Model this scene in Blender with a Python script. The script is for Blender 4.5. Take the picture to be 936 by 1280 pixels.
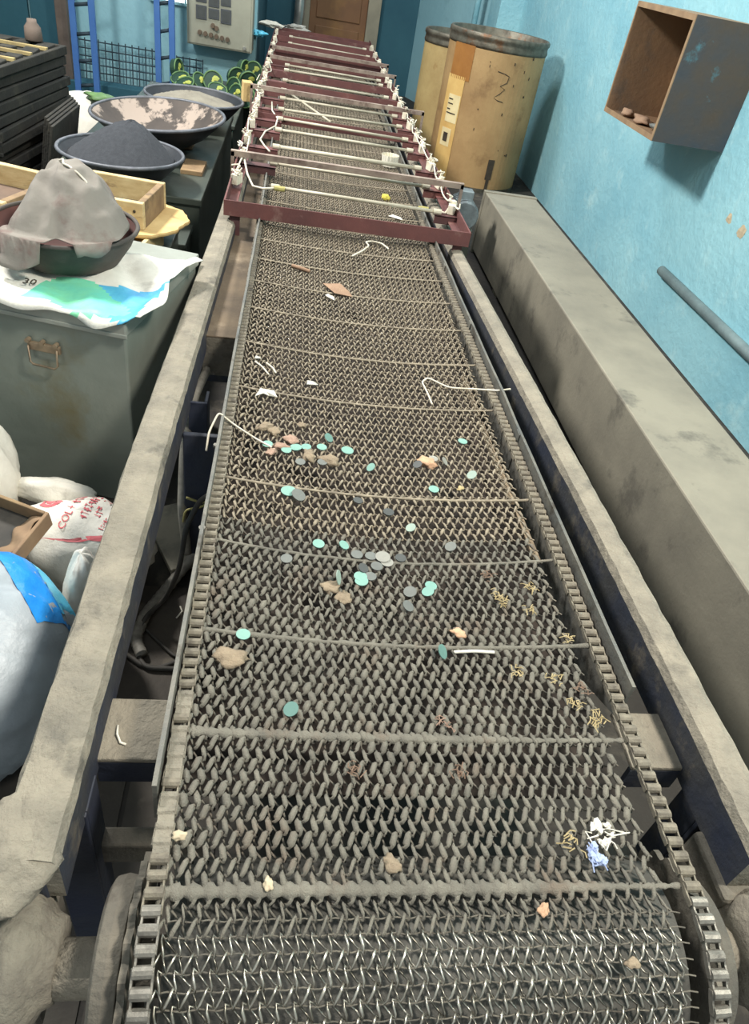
import bpy, math, random
import numpy as np
from mathutils import noise as mnoise
from mathutils import Vector, Matrix

random.seed(7); rng = np.random.default_rng(7)
sc = bpy.context.scene
for o in list(bpy.data.objects): bpy.data.objects.remove(o)
COL = sc.collection
PI = math.pi

# ------------------------------------------------------------------ camera
cam = bpy.data.cameras.new('camera'); cam.sensor_fit = 'VERTICAL'; cam.sensor_height = 24.0
cam.lens = 880.0 / 1280.0 * 24.0; cam.clip_start = 0.02
co = bpy.data.objects.new('camera', cam); COL.objects.link(co)
CX = Vector((0.985, -0.074, 0.153)); CF = Vector((0.154, 0.764, -0.627)).normalized()
CX = (CX - CF * CX.dot(CF)).normalized(); CU = CX.cross(CF).normalized()
co.matrix_world = Matrix(((CX.x, CU.x, -CF.x, 0), (CX.y, CU.y, -CF.y, 0), (CX.z, CU.z, -CF.z, 1.4), (0, 0, 0, 1)))
sc.camera = co
# ------------------------------------------------------------------ light
wd = bpy.data.worlds.new('world'); sc.world = wd; wd.use_nodes = True
bg = wd.node_tree.nodes['Background']; bg.inputs[0].default_value = (0.86, 0.95, 1.0, 1); bg.inputs[1].default_value = 0.60

def area(name, loc, target, size, power, col):
    l = bpy.data.lights.new(name, 'AREA'); l.shape = 'DISK'; l.size = size; l.energy = power; l.color = col
    o = bpy.data.objects.new(name, l); COL.objects.link(o); o.location = loc
    o.rotation_euler = (Vector(target) - Vector(loc)).to_track_quat('-Z', 'Y').to_euler()
area('roof_skylight_near', (1.55, 0.2, 3.5), (0.2, 1.2, 0.5), 0.5, 135, (1.0, 0.95, 0.86))
area('roof_skylight_side', (-1.9, 3.3, 3.1), (1.4, 3.2, 0.7), 0.5, 190, (1.0, 0.98, 0.94))
area('roof_skylight_far', (0.2, 6.2, 3.4), (0.0, 5.6, 0.4), 0.9, 60, (0.95, 0.98, 1.0))
vs = sc.view_settings; vs.view_transform = 'Standard'; vs.look = 'None'; vs.gamma = 1.0; vs.use_curve_mapping = False
vs.exposure = 0.30

# ------------------------------------------------------------------ materials
MAT = {}
def srgb(c):
    return tuple(((v / 255 / 12.92) if v / 255 <= 0.04045 else ((v / 255 + 0.055) / 1.055) ** 2.4) for v in c) + (1,)
def mat(name, c1, c2=None, scale=8, rough=0.8, metal=0.0, bump=0.0, bscale=40, c3=None, s3=3, t3=(0.52, 0.62), emit=None, stretch=(1, 1, 1), spec=0.35, trans=0, alpha=1, r2=None):
    m = bpy.data.materials.new(name); m.use_nodes = True; nt = m.node_tree; N = nt.nodes; L = nt.links
    b = N['Principled BSDF']; b.inputs['Roughness'].default_value = rough; b.inputs['Metallic'].default_value = metal
    b.inputs['Specular IOR Level'].default_value = spec
    if trans: b.inputs['Transmission Weight'].default_value = trans
    if alpha < 1: b.inputs['Alpha'].default_value = alpha
    g = N.new('ShaderNodeNewGeometry'); mp = N.new('ShaderNodeMapping'); mp.inputs['Scale'].default_value = stretch
    L.new(g.outputs['Position'], mp.inputs['Vector'])
    def noise(s, d=6, r=0.6):
        n = N.new('ShaderNodeTexNoise'); n.inputs['Scale'].default_value = s; n.inputs['Detail'].default_value = d
        n.inputs['Roughness'].default_value = r; L.new(mp.outputs[0], n.inputs['Vector']); return n
    def ramp(src, a, bb):
        r = N.new('ShaderNodeMapRange'); r.inputs[1].default_value = a; r.inputs[2].default_value = bb; L.new(src, r.inputs[0]); return r.outputs[0]
    def mix(f, A, B):
        x = N.new('ShaderNodeMix'); x.data_type = 'RGBA'; L.new(f, x.inputs[0])
        for s, v in ((6, A), (7, B)):
            if isinstance(v, tuple): x.inputs[s].default_value = v
            else: L.new(v, x.inputs[s])
        return x.outputs[2]
    col = srgb(c1)
    if c2 is not None:
        f = ramp(noise(scale).outputs['Fac'], 0.35, 0.65); col = mix(f, srgb(c1), srgb(c2))
        if r2 is not None:
            rr = N.new('ShaderNodeMapRange'); rr.inputs[3].default_value = rough; rr.inputs[4].default_value = r2; L.new(f, rr.inputs[0]); L.new(rr.outputs[0], b.inputs['Roughness'])
    if c3 is not None:
        f = ramp(noise(s3, 8, 0.65).outputs['Fac'], *t3); col = mix(f, col, srgb(c3))
    if isinstance(col, tuple): b.inputs['Base Color'].default_value = col
    else: L.new(col, b.inputs['Base Color'])
    if bump:
        bn = N.new('ShaderNodeBump'); bn.inputs['Strength'].default_value = 1.0; bn.inputs['Distance'].default_value = bump
        L.new(noise(bscale, 5).outputs['Fac'], bn.inputs['Height']); L.new(bn.outputs[0], b.inputs['Normal'])
    if emit: b.inputs['Emission Color'].default_value = srgb(c1); b.inputs['Emission Strength'].default_value = emit
    MAT[name] = m; m['nodes_mix'] = 1
    return m

mat('wall_turquoise', (148, 194, 202), (130, 180, 192), 2.2, 0.45, 0, 0.006, 22, (172, 208, 210), 5, (0.56, 0.8), spec=0.5)
mat('wall_blue', (140, 184, 194), (150, 192, 200), 1.5, 0.6, 0, 0.004, 20, (88, 128, 140), 2.0, (0.6, 0.85))
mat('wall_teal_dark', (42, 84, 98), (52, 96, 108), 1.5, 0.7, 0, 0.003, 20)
mat('floor_dark', (62, 58, 52), (44, 42, 40), 3, 0.9, 0, 0.004, 30, (88, 82, 72), 6, (0.55, 0.7))
mat('floor_sheet', (74, 68, 60), (60, 55, 50), 6, 0.75, 0.2, 0.002, 60, (100, 92, 80), 9, (0.58, 0.72))
mat('rail_dust', (142, 134, 118), (118, 112, 100), 14, 0.95, 0, 0.006, 70, (92, 88, 80), 9, (0.56, 0.7))
mat('rail_paint', (44, 49, 62), (62, 62, 62), 9, 0.7, 0, 0.003, 50, (96, 90, 80), 11, (0.55, 0.68))
mat('navy_paint', (42, 47, 62), (52, 55, 62), 8, 0.6, 0, 0.002, 50, (70, 68, 64), 10, (0.56, 0.7))
mat('steel_dusty', (112, 106, 94), (90, 86, 78), 12, 0.85, 0.1, 0.003, 80, (70, 62, 54), 8, (0.56, 0.7))
mat('guard_steel', (98, 98, 94), (120, 116, 106), 16, 0.6, 0.35, 0.002, 90, (72, 66, 58), 11, (0.55, 0.68))
mat('cover_plate', (108, 94, 76), (88, 77, 64), 7, 0.9, 0, 0.002, 60, (134, 120, 100), 5, (0.55, 0.7))
mat('wire_dusty', (122, 117, 105), (100, 96, 87), 22, 0.95, 0, 0.002, 420, (110, 97, 84), 12, (0.56, 0.7))
mat('wire_tan', (150, 138, 118), (114, 104, 90), 40, 0.75, 0.15, 0, 0, (168, 156, 136), 60, (0.56, 0.7))
mat('wire_bare', (196, 190, 176), (120, 114, 102), 40, 0.34, 0.85, 0, 0)
mat('chain_steel', (132, 124, 108), (104, 97, 86), 60, 0.7, 0.25, 0.0008, 400, (84, 78, 70), 40, (0.56, 0.7))
mat('chain_bright', (140, 135, 125), (108, 104, 96), 60, 0.5, 0.5, 0.0006, 300)
mat('dust_lump', (128, 122, 108), (104, 98, 88), 30, 0.98, 0, 0.004, 120)
mat('drum_dust', (92, 90, 84), (74, 72, 67), 14, 0.75, 0.1, 0.002, 90)
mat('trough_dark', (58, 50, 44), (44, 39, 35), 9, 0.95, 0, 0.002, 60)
mat('red_oxide', (104, 64, 60), (88, 56, 54), 9, 0.7, 0, 0.001, 80, (124, 96, 88), 14, (0.58, 0.72))
mat('bracket_dark', (76, 54, 54), (92, 58, 56), 9, 0.7, 0.1, 0.001, 80)
mat('angle_steel', (158, 142, 128), (124, 106, 96), 12, 0.6, 0.3, 0.001, 90, (92, 70, 64), 10, (0.56, 0.7))
mat('tube_quartz', (186, 178, 158), (160, 152, 132), 10, 0.4, 0, 0, 0)
mat('wire_white', (214, 206, 188), (186, 176, 156), 30, 0.7)
mat('ceramic', (224, 216, 196), (196, 186, 164), 30, 0.6)
mat('duct_grey', (140, 134, 118), (122, 117, 104), 3.5, 0.62, 0.1, 0.0015, 60, (100, 96, 86), 4.5, (0.57, 0.68))
mat('fibre_drum', (170, 138, 94), (152, 120, 80), 4, 0.6, 0, 0.002, 40, (120, 90, 58), 5, (0.56, 0.74))
mat('fibre_drum_pale', (188, 164, 112), (170, 144, 96), 5, 0.6, 0, 0.002, 40, (148, 112, 66), 7, (0.6, 0.74))
mat('drum_hoop', (124, 118, 104), (82, 76, 66), 12, 0.5, 0.6, 0.002, 60, (112, 74, 46), 9, (0.56, 0.68))
mat('drum_inside', (120, 92, 56), (96, 74, 48), 6, 0.8)
mat('label_paper', (224, 206, 158), (206, 186, 140), 12, 0.7)
mat('label_pale', (212, 176, 110), (200, 160, 96), 8, 0.55)
mat('tape_brown', (158, 108, 56), (146, 98, 50), 10, 0.4)
mat('ink_dark', (52, 46, 38), (70, 60, 48), 30, 0.8)
mat('rust_inside', (146, 116, 86), (124, 100, 78), 3.5, 0.7, 0.1, 0.002, 40, (104, 94, 84), 4, (0.54, 0.7))
mat('box_edge', (150, 124, 94), (128, 104, 80), 12, 0.7, 0, 0.001, 60)
mat('box_side', (60, 68, 76), (80, 70, 60), 4.0, 0.65, 0.1, 0.002, 40, (76, 118, 128), 3.2, (0.66, 0.72))
mat('pipe_grey', (120, 138, 138), (96, 110, 112), 6, 0.6, 0.1, 0.002, 50)
mat('plaster_chip', (190, 174, 146), (170, 154, 128), 30, 0.9)
mat('trunk_steel', (136, 141, 130), (118, 124, 114), 3, 0.45, 0.2, 0.002, 14, (118, 112, 86), 3.2, (0.56, 0.72), spec=0.5)
mat('trunk_lid', (160, 162, 152), (140, 142, 132), 5, 0.42, 0.25, 0.001, 20, (148, 148, 138), 6, (0.56, 0.7))
mat('handle_wire', (150, 132, 108), (120, 104, 86), 20, 0.5, 0.5)
mat('dark_steel', (84, 90, 82), (66, 72, 66), 4, 0.36, 0.3, 0.001, 30, (104, 108, 98), 3.2, (0.55, 0.72))
mat('wood_pale', (206, 184, 138), (184, 158, 112), 14, 0.75, 0, 0.001, 80, (136, 112, 82), 10, (0.58, 0.72), stretch=(1, 1, 3))
mat('wood_old', (146, 122, 90), (122, 100, 76), 14, 0.85, 0, 0.001, 80, (92, 76, 60), 10, (0.56, 0.7))
mat('plywood', (206, 178, 124), (186, 154, 100), 9, 0.8, 0, 0.001, 60, (136, 110, 76), 10, (0.6, 0.72))
mat('sieve_cloth', (106, 104, 98), (90, 88, 82), 60, 0.9)
mat('sieve_brown', (112, 92, 78), (96, 80, 68), 12, 0.9)
mat('pan_iron', (56, 58, 62), (44, 46, 50), 7, 0.55, 0.3, 0.001, 40)
mat('pan_rim', (110, 112, 118), (84, 86, 90), 16, 0.5, 0.3, 0.001, 60)
mat('pan_stain', (76, 68, 62), (62, 56, 52), 7, 0.7, 0.1, 0.001, 50, (150, 136, 124), 9, (0.52, 0.58), stretch=(1, 1, 0.35))
mat('pan_brown', (84, 78, 72), (66, 62, 58), 7, 0.8, 0.1, 0.002, 50)
mat('pan_red', (98, 64, 58), (84, 58, 54), 8, 0.8)
mat('powder_black', (58, 60, 64), (50, 52, 56), 60, 1.0, 0, 0.002, 300)
mat('powder_grey', (136, 130, 116), (120, 114, 102), 14, 1.0, 0, 0.003, 120)
mat('cloth_grey', (132, 126, 117), (116, 110, 102), 5, 0.85, 0, 0.002, 30, (112, 94, 87), 5.5, (0.5, 0.6))
mat('sack_white', (222, 218, 206), (202, 198, 186), 9, 0.6, 0, 0.002, 60, (172, 168, 158), 7, (0.58, 0.7))
mat('print_red', (196, 84, 92), (210, 120, 122), 30, 0.7)
mat('print_green', (126, 198, 148), (104, 196, 172), 8, 0.5, 0, 0.002, 50)
mat('print_blue', (70, 150, 196), (92, 180, 204), 8, 0.5, 0, 0.002, 50)
mat('bag_plastic', (158, 166, 170), (140, 148, 154), 6, 0.45, 0, 0.004, 16, (196, 202, 204), 5, (0.58, 0.72), spec=0.6)
mat('bag_blue', (28, 122, 206), (44, 142, 216), 9, 0.35, 0, 0.003, 30, spec=0.5)
mat('bag_cyan', (98, 186, 210), (80, 172, 204), 9, 0.35, 0, 0.003, 30, spec=0.5)
mat('card_brown', (152, 126, 98), (128, 104, 82), 10, 0.9)
mat('tray_dark', (52, 50, 44), (40, 39, 36), 8, 0.85, 0, 0.003, 60, (70, 66, 56), 9, (0.56, 0.7))
mat('tray_bar', (172, 154, 106), (136, 120, 84), 12, 0.8, 0, 0.002, 60)
mat('rack_blue', (58, 98, 158), (68, 108, 164), 6, 0.5, 0, 0.001, 50)
mat('grid_dark', (50, 66, 76), (40, 52, 60), 9, 0.7)
mat('post_brown', (112, 98, 88), (92, 80, 72), 7, 0.8)
mat('panel_cream', (162, 160, 142), (146, 144, 128), 3, 0.5, 0.1, 0.001, 40, (128, 120, 100), 4, (0.58, 0.72))
mat('meter_dark', (72, 74, 76), (84, 86, 88), 12, 0.35)
mat('knob_brown', (104, 88, 72), (90, 76, 62), 12, 0.5)
mat('window_light', (255, 255, 250), None, emit=5.0)
mat('disc_green', (44, 72, 56), (36, 62, 48), 12, 0.5)
mat('disc_rim', (104, 134, 84), (84, 114, 74), 12, 0.5)
mat('disc_yellow', (188, 188, 88), (160, 170, 84), 20, 0.5)
mat('door_wood', (128, 92, 62), (112, 80, 56), 2.5, 0.6, 0, 0.001, 30, (150, 112, 66), 2.2, (0.55, 0.75))
mat('door_frame', (150, 142, 122), (128, 122, 106), 4, 0.6)
mat('pipe_silver', (196, 194, 186), (150, 148, 142), 6, 0.3, 0.7, 0.001, 30)
mat('teal_disc', (126, 164, 150), (114, 152, 140), 20, 0.65)
mat('teal_deep', (100, 134, 124), (90, 122, 114), 20, 0.65)
mat('pale_disc', (150, 166, 152), (138, 154, 142), 20, 0.65)
mat('grey_disc', (112, 114, 108), (98, 100, 96), 20, 0.6)
mat('grey_disc_dark', (76, 78, 76), (66, 68, 66), 20, 0.6)
mat('grey_disc_light', (148, 146, 136), (132, 130, 122), 20, 0.6)
mat('clay', (146, 130, 108), (126, 112, 94), 40, 1.0, 0, 0.003, 150)
mat('clay_pink', (168, 140, 122), (146, 120, 104), 40, 1.0, 0, 0.003, 150)
mat('clay_orange', (196, 158, 126), (176, 140, 112), 40, 0.9, 0, 0.002, 150)
mat('straw', (188, 170, 128), (164, 146, 106), 40, 0.8)
mat('straw_red', (138, 114, 96), (122, 100, 84), 40, 0.8)
mat('scrap_white', (232, 226, 208), (206, 200, 186), 30, 0.7)
mat('scrap_grey', (178, 176, 166), (160, 158, 150), 20, 0.6)
mat('scrap_brown', (150, 122, 98), (134, 106, 86), 20, 0.9)
mat('scrap_yellow', (222, 206, 90), (196, 180, 80), 30, 0.7)
mat('fluff_blue', (158, 170, 200), (140, 154, 188), 40, 0.9)
mat('cable_grey', (130, 126, 116), (104, 100, 92), 60, 0.7)
mat('cable_dark', (52, 50, 46), (66, 62, 56), 30, 0.7)
mat('cable_yellow', (170, 160, 96), (140, 132, 84), 30, 0.6)
mat('motor_grey', (128, 138, 140), (92, 98, 100), 12, 0.5, 0.3, 0.001, 60)

# ------------------------------------------------------------------ helpers
def sub3(a, b): return (a[0] - b[0], a[1] - b[1], a[2] - b[2])
class MB:
    def __init__(s): s.v = []; s.f = []; s.mi = []; s.cur = 0
    def add(s, V, F):
        o = len(s.v); s.v.extend([tuple(map(float, p)) for p in V])
        for f in F: s.f.append(tuple(int(i) + o for i in f)); s.mi.append(s.cur)
        return s
    def box(s, x0, x1, y0, y1, z0, z1):
        V = [(x, y, z) for z in (z0, z1) for y in (y0, y1) for x in (x0, x1)]
        return s.add(V, [(0, 2, 3, 1), (4, 5, 7, 6), (0, 1, 5, 4), (2, 6, 7, 3), (0, 4, 6, 2), (1, 3, 7, 5)])
    def obox(s, c, sz, rz=0, rx=0, ry=0):
        M = Matrix.Translation(c) @ Matrix.Rotation(rz, 4, 'Z') @ Matrix.Rotation(rx, 4, 'X') @ Matrix.Rotation(ry, 4, 'Y')
        a, b, d = sz[0] / 2, sz[1] / 2, sz[2] / 2
        V = [M @ Vector((x, y, z)) for z in (-d, d) for y in (-b, b) for x in (-a, a)]
        return s.add(V, [(0, 2, 3, 1), (4, 5, 7, 6), (0, 1, 5, 4), (2, 6, 7, 3), (0, 4, 6, 2), (1, 3, 7, 5)])
    def tube(s, P, r, n=8, flat=1.0, cap=True):
        P = np.array(P, float); N = len(P); r = np.broadcast_to(np.array(r, float), (N,))
        T = np.gradient(P, axis=0); T /= np.linalg.norm(T, axis=1)[:, None] + 1e-12
        up = np.array([0, 0, 1.0]) if np.mean(np.abs(T[:, 2])) < 0.8 else np.array([0, 1.0, 0])
        S = np.cross(T, up); S /= np.linalg.norm(S, axis=1)[:, None] + 1e-9; U = np.cross(S, T)
        a = np.arange(n) * 2 * PI / n
        V = P[:, None, :] + (np.cos(a)[None, :, None] * S[:, None, :] + flat * np.sin(a)[None, :, None] * U[:, None, :]) * r[:, None, None]
        F = [(i * n + j, i * n + (j + 1) % n, (i + 1) * n + (j + 1) % n, (i + 1) * n + j) for i in range(N - 1) for j in range(n)]
        if cap: F += [tuple(range(n - 1, -1, -1)), tuple((N - 1) * n + j for j in range(n))]
        return s.add(V.reshape(-1, 3), F)
    def lathe(s, prof, c=(0, 0, 0), n=32, axis='z', rot=None, wob=None, cap=True):
        V = []; 
        for k, (r, h) in enumerate(prof):
            for j in range(n):
                a = 2 * PI * j / n; rr = r * (wob(a) if wob else 1)
                p = (rr * math.cos(a), rr * math.sin(a), h)
                if axis == 'x': p = (h, rr * math.cos(a), rr * math.sin(a))
                if axis == 'y': p = (rr * math.cos(a), h, rr * math.sin(a))
                if rot is not None: p = tuple(rot @ Vector(p))
                V.append((p[0] + c[0], p[1] + c[1], p[2] + c[2]))
        F = [(k * n + j, k * n + (j + 1) % n, (k + 1) * n + (j + 1) % n, (k + 1) * n + j) for k in range(len(prof) - 1) for j in range(n)]
        if cap and prof[0][0] > 1e-6: F.append(tuple(range(n - 1, -1, -1)))
        if cap and prof[-1][0] > 1e-6: F.append(tuple((len(prof) - 1) * n + j for j in range(n)))
        return s.add(V, F)
    def strip(s, secs):
        """loft closed cross-sections (lists of equal length)"""
        n = len(secs[0]); V = [p for q in secs for p in q]
        F = [(i * n + j, i * n + (j + 1) % n, (i + 1) * n + (j + 1) % n, (i + 1) * n + j) for i in range(len(secs) - 1) for j in range(n)]
        F += [tuple(range(n - 1, -1, -1)), tuple((len(secs) - 1) * n + j for j in range(n))]
        return s.add(V, F)
    def grid(s, fn, nu, nv, th=0.0):
        V = [fn(i / nu, j / nv) for j in range(nv + 1) for i in range(nu + 1)]
        w = nu + 1
        F = [(j * w + i, j * w + i + 1, (j + 1) * w + i + 1, (j + 1) * w + i) for j in range(nv) for i in range(nu)]
        return s.add(V, F)
    def build(s, name, m, parent=None, smooth=False, bevel=0, solid=0, world=True, sub=0):
        me = bpy.data.meshes.new(name)
        off = Vector((0, 0, 0))
        if parent is not None and world: off = wloc(parent)
        me.from_pydata([(p[0] - off.x, p[1] - off.y, p[2] - off.z) for p in s.v], [], s.f)
        ms = m if isinstance(m, (list, tuple)) else [m]
        for q in ms: me.materials.append(MAT[q])
        if len(ms) > 1: me.polygons.foreach_set('material_index', s.mi)
        if smooth: me.polygons.foreach_set('use_smooth', [True] * len(me.polygons))
        me.validate(); me.update()
        o = bpy.data.objects.new(name, me); COL.objects.link(o)
        if parent is not None: o.parent = parent
        if solid:
            md = o.modifiers.new('solid', 'SOLIDIFY'); md.thickness = solid; md.offset = 0
        if bevel:
            md = o.modifiers.new('bevel', 'BEVEL'); md.width = bevel; md.segments = 2; md.limit_method = 'ANGLE'
        if sub:
            md = o.modifiers.new('sub', 'SUBSURF'); md.levels = sub; md.render_levels = sub
        return o
WL = {}
def wloc(o):
    v = Vector(o.location)
    p = o.parent
    while p is not None: v = v + Vector(p.location); p = p.parent
    return v
def tag(o, label, cat, group=None):
    o['label'] = label; o['category'] = cat
    if group: o['group'] = group
    return o
def thing(name, label, cat, loc=(0, 0, 0), group=None):
    o = bpy.data.objects.new(name, None); COL.objects.link(o); o.location = loc; o.empty_display_size = 0.05
    return tag(o, label, cat, group)
def struct(o): o['kind'] = 'structure'; return o
def recentre(o):
    """put the origin of an authored-in-place mesh at its own base"""
    me = o.data; n = len(me.vertices); a = np.empty(n * 3); me.vertices.foreach_get('co', a); a = a.reshape(-1, 3)
    c = np.array([(a[:, 0].min() + a[:, 0].max()) / 2, (a[:, 1].min() + a[:, 1].max()) / 2, a[:, 2].min()])
    me.vertices.foreach_set('co', (a - c).ravel()); o.location = Vector(c); me.update(); return o
def lump(c, r, seed=0, amp=0.25, nu=14, nv=9, rz=0, freq=2.5):
    """closed irregular blob, r = (rx, ry, rz)"""
    rr = np.random.default_rng(seed); ph = rr.uniform(0, 6.28, (6,)); V = []; ca, sa = math.cos(rz), math.sin(rz)
    for k in range(nv + 1):
        t = PI * k / nv
        for j in range(nu):
            a = 2 * PI * j / nu
            d = 1 + amp * (0.5 * math.sin(freq * a + ph[0] + 2 * t) + 0.35 * math.sin(2 * freq * a + ph[1] - 3 * t) + 0.3 * math.sin(5 * t + ph[2] + a) + rr.uniform(-.25, .25)) * math.sin(t)
            x, y, z = r[0] * d * math.sin(t) * math.cos(a), r[1] * d * math.sin(t) * math.sin(a), r[2] * d * math.cos(t)
            V.append((c[0] + x * ca - y * sa, c[1] + x * sa + y * ca, c[2] + z))
    F = [(k * nu + j, (k + 1) * nu + j, (k + 1) * nu + (j + 1) % nu, k * nu + (j + 1) % nu) for k in range(nv) for j in range(nu)]
    return V, F

# ------------------------------------------------------------------ the room
WX = 1.95
struct(MB().box(-4, WX + .1, -1.2, 11, -0.1, 0).build('floor', 'floor_dark'))
struct(MB().box(WX, WX + .12, -1.2, 7.7, 0, 3.2).build('wall_right', 'wall_turquoise'))
struct(MB().box(-4, -0.36, 7.35, 7.5, 0, 3.2).build('wall_back', 'wall_blue'))
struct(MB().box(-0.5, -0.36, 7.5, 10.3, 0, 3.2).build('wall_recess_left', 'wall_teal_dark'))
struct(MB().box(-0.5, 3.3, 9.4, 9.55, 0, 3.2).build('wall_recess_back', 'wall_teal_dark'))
w = MB(); w.strip([[(1.28, 9.4, 0), (1.28, 9.4, 3.2), (1.40, 9.4, 3.2), (1.40, 9.4, 0)], [(1.78, 7.9, 0), (1.78, 7.9, 3.2), (1.95, 7.9, 3.2), (1.95, 7.9, 0)]])
struct(w.build('wall_recess_right', 'wall_blue'))
struct(MB().box(1.74, WX + .12, 7.55, 7.95, 0, 3.2).build('trim_1', 'wall_turquoise'))
struct(MB().box(-4.1, -4, -1.2, 7.5, 0, 3.2).build('wall_left', 'wall_blue'))
# blue vertical pipe and pilaster strip on the far wall
struct(MB().lathe([(0.028, 0), (0.028, 3.2)], (1.62, 7.95, 0), 12).build('trim_2', 'wall_turquoise', smooth=True))
# dark sheet panels on the far-left wall
for k, (a, b) in enumerate([(-3.2, -2.72), (-2.7, -2.22), (-2.2, -1.95)]):
    struct(MB().box(a, b, 7.31, 7.35, 0.02, 2.6).build('wall_panel_%d' % (k + 1), 'wall_teal_dark', bevel=.004))
# window beside the control cabinet
wn = thing('window_1', '', '', (-1.04, 7.34, 0.70)); del wn['label']; del wn['category']; struct(wn)
fr = MB(); fr.box(-1.24, -0.84, 7.31, 7.35, 0.70, 0.72); fr.box(-1.24, -0.84, 7.31, 7.35, 1.58, 1.6)
for x in (-1.24, -1.145, -1.05, -0.955, -0.86): fr.box(x, x + .014, 7.315, 7.345, 0.72, 1.58)
for z in (.93, 1.06, 1.2, 1.33, 1.46): fr.box(-1.24, -.84, 7.318, 7.342, z, z + .012)
fr.build('window_frame', 'wall_turquoise', wn)
MB().box(-1.22, -0.86, 7.338, 7.346, 0.72, 1.58).build('pane', 'window_light', wn)
# brown door at the end of the line
dr = thing('door_1', '', '', (0.42, 9.36, 0)); del dr['label']; del dr['category']; struct(dr)
MB().box(0.10, 0.72, 9.35, 9.40, 0, 2.0).build('door_leaf', 'door_wood', dr, bevel=.005)
for a, b in ((0.03, 0.10), (0.72, 0.86)): MB().box(a, b, 9.30, 9.40, 0, 2.08).build('door_post', 'door_frame', dr, bevel=.006)
for z0, z1 in ((.12, .55), (.62, 1.15)): MB().box(.17, .65, 9.335, 9.35, z0, z1).build('door_panel', 'door_wood', dr, bevel=.008)
pv = MB().tube([(-.02, 9.2, 0), (-.02, 9.2, .5), (-.01, 9.2, .62), (.0, 9.2, 1.4)], [.05, .05, .055, .055], 14).build('flue_pipe', 'pipe_silver', smooth=True)
tag(recentre(pv), 'shiny silver upright pipe left of the brown door', 'pipe')
# sheets laid on the floor beside the machine
for (x0, x1, y0, y1, z) in [(-.31, -.06, .95, 1.33, .004), (-.23, -.145, -.1, .93, .006), (-.14, -.05, -.1, .93, .004), (-.33, -.24, -.1, .93, .003)]:
    struct(MB().box(x0, x1, y0, y1, 0, z).build('floor_plate', 'floor_sheet', bpy.data.objects['floor']))

# ------------------------------------------------------------------ belt path
BL, BR, BZ = -0.085, 0.545, 0.55
AY, AZ, AR = 0.315, 0.415, 0.135           # head drum axis and belt radius
def sagA(y): return float(np.interp(y, [.3, .34, .55, .72, .93, 1.1, 1.45, 1.7, 2, 2.5, 8], [0, .002, .008, .022, .033, .022, .02, .02, .015, .01, .008]))
def beltz(x, y):
    u = min(max((x - BL) / (BR - BL), 0), 1); return BZ - sagA(y) * 4 * u * (1 - u)
def path(s):
    """arc length s measured from the drum's top (s<0 wraps round it): y, z, pitch angle"""
    if s >= 0: return AY + s, BZ, 0.0
    a = -s / AR
    return AY - AR * math.sin(a), AZ + AR * math.cos(a), a

# ------------------------------------------------------------------ machine frame
fm = thing('conveyor_frame', 'long dusty steel frame with two side rails carrying the wire mesh belt', 'conveyor', (.23, 3, 0))
ys = [.38, .6, .9, 1.2, 1.7, 2.2, 2.7, 8.0]
def rail(xi, side):
    secs = []; n = 90; yy = np.concatenate([np.linspace(.38, 2.2, 64), np.linspace(2.25, 8.0, 24)])
    r = np.random.default_rng(3 if side < 0 else 4)
    for y in yy:
        a = float(np.interp(y, xi[0], xi[1])); b = float(np.interp(y, xi[0], xi[2]))
        k = 1.0 if y < 1.2 else max(0.25, 1 - (y - 1.2))
        j = [r.normal(0, .0009 * k) for _ in range(8)]
        zt = BZ + .002 * k * r.normal(0, .5)
        secs.append([(a, y, .455), (a + j[0], y, BZ - .018), (a + .006 + j[1], y, zt - .004), ((a * 2 + b) / 3, y, zt + j[3]), ((a + 2 * b) / 3, y, zt + .002 + j[4]), (b - .006 + j[5], y, zt - .004), (b + j[2], y, BZ - .018), (b, y, .455)])
    m = MB(); m.strip(secs)
    for i, f in enumerate(m.f):
        if len(f) == 4 and (f[0] % 8) in (0, 6, 7): m.mi[i] = 1
    return m.build('side_rail', ['rail_dust', 'rail_paint'], fm, smooth=False)
rail(([.3, 1.2, 2.7, 8], [-.276, -.274, -.240, -.235], [-.203, -.200, -.172, -.17]), -1)
rail(([.3, .6, 1.2, 2.7, 8], [.672, .672, .656, .605, .60], [.738, .731, .712, .66, .655]), 1)
# side guards (thin upright plates either side of the belt)
for (xn, xf, y0) in ((-.108, -.090, .455), (.583, .548, .625)):
    secs = []
    for y in np.linspace(y0, 8.0, 60):
        x = float(np.interp(y, [.4, 2.6, 8], [xn, xf, xf])) + rng.normal(0, .0006); zt = .577 + rng.normal(0, .0008)
        z0 = .44 if y > y0 + .03 else .50
        secs.append([(x - .003, y, z0), (x - .003, y, zt), (x + .003, y, zt), (x + .003, y, z0)])
    MB().strip(secs).build('side_guard', 'guard_steel', fm)
# seam clips on the right guard
for y in (1.32, 1.9, 2.35):
    x = float(np.interp(y, [.4, 2.6], [.583, .548])); MB().box(x - .006, x - .003, y, y + .025, .46, .575).build('seam_strip', 'guard_steel', fm)
# cross members between rail and guard
for (xa, xb) in ((-.205, -.112), (.588, .675)):
    MB().box(xa, xb, .548, .648, .468, .478).build('cross_plate', 'rail_dust', fm, bevel=.003)
    MB().box(xa, xb, .548, .556, .42, .468).build('cross_web', 'navy_paint', fm)
MB().box(-.21, -.05, .50, .53, .27, .325).build('cross_member', 'steel_dusty', fm, bevel=.004)
MB().box(.60, .70, .50, .53, .20, .26).build('cross_member', 'steel_dusty', fm, bevel=.004)
for y in (1.9, 3.6, 5.2, 6.9): MB().box(-.2, .66, y, y + .05, .30, .36).build('cross_member', 'navy_paint', fm, bevel=.004)
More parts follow.
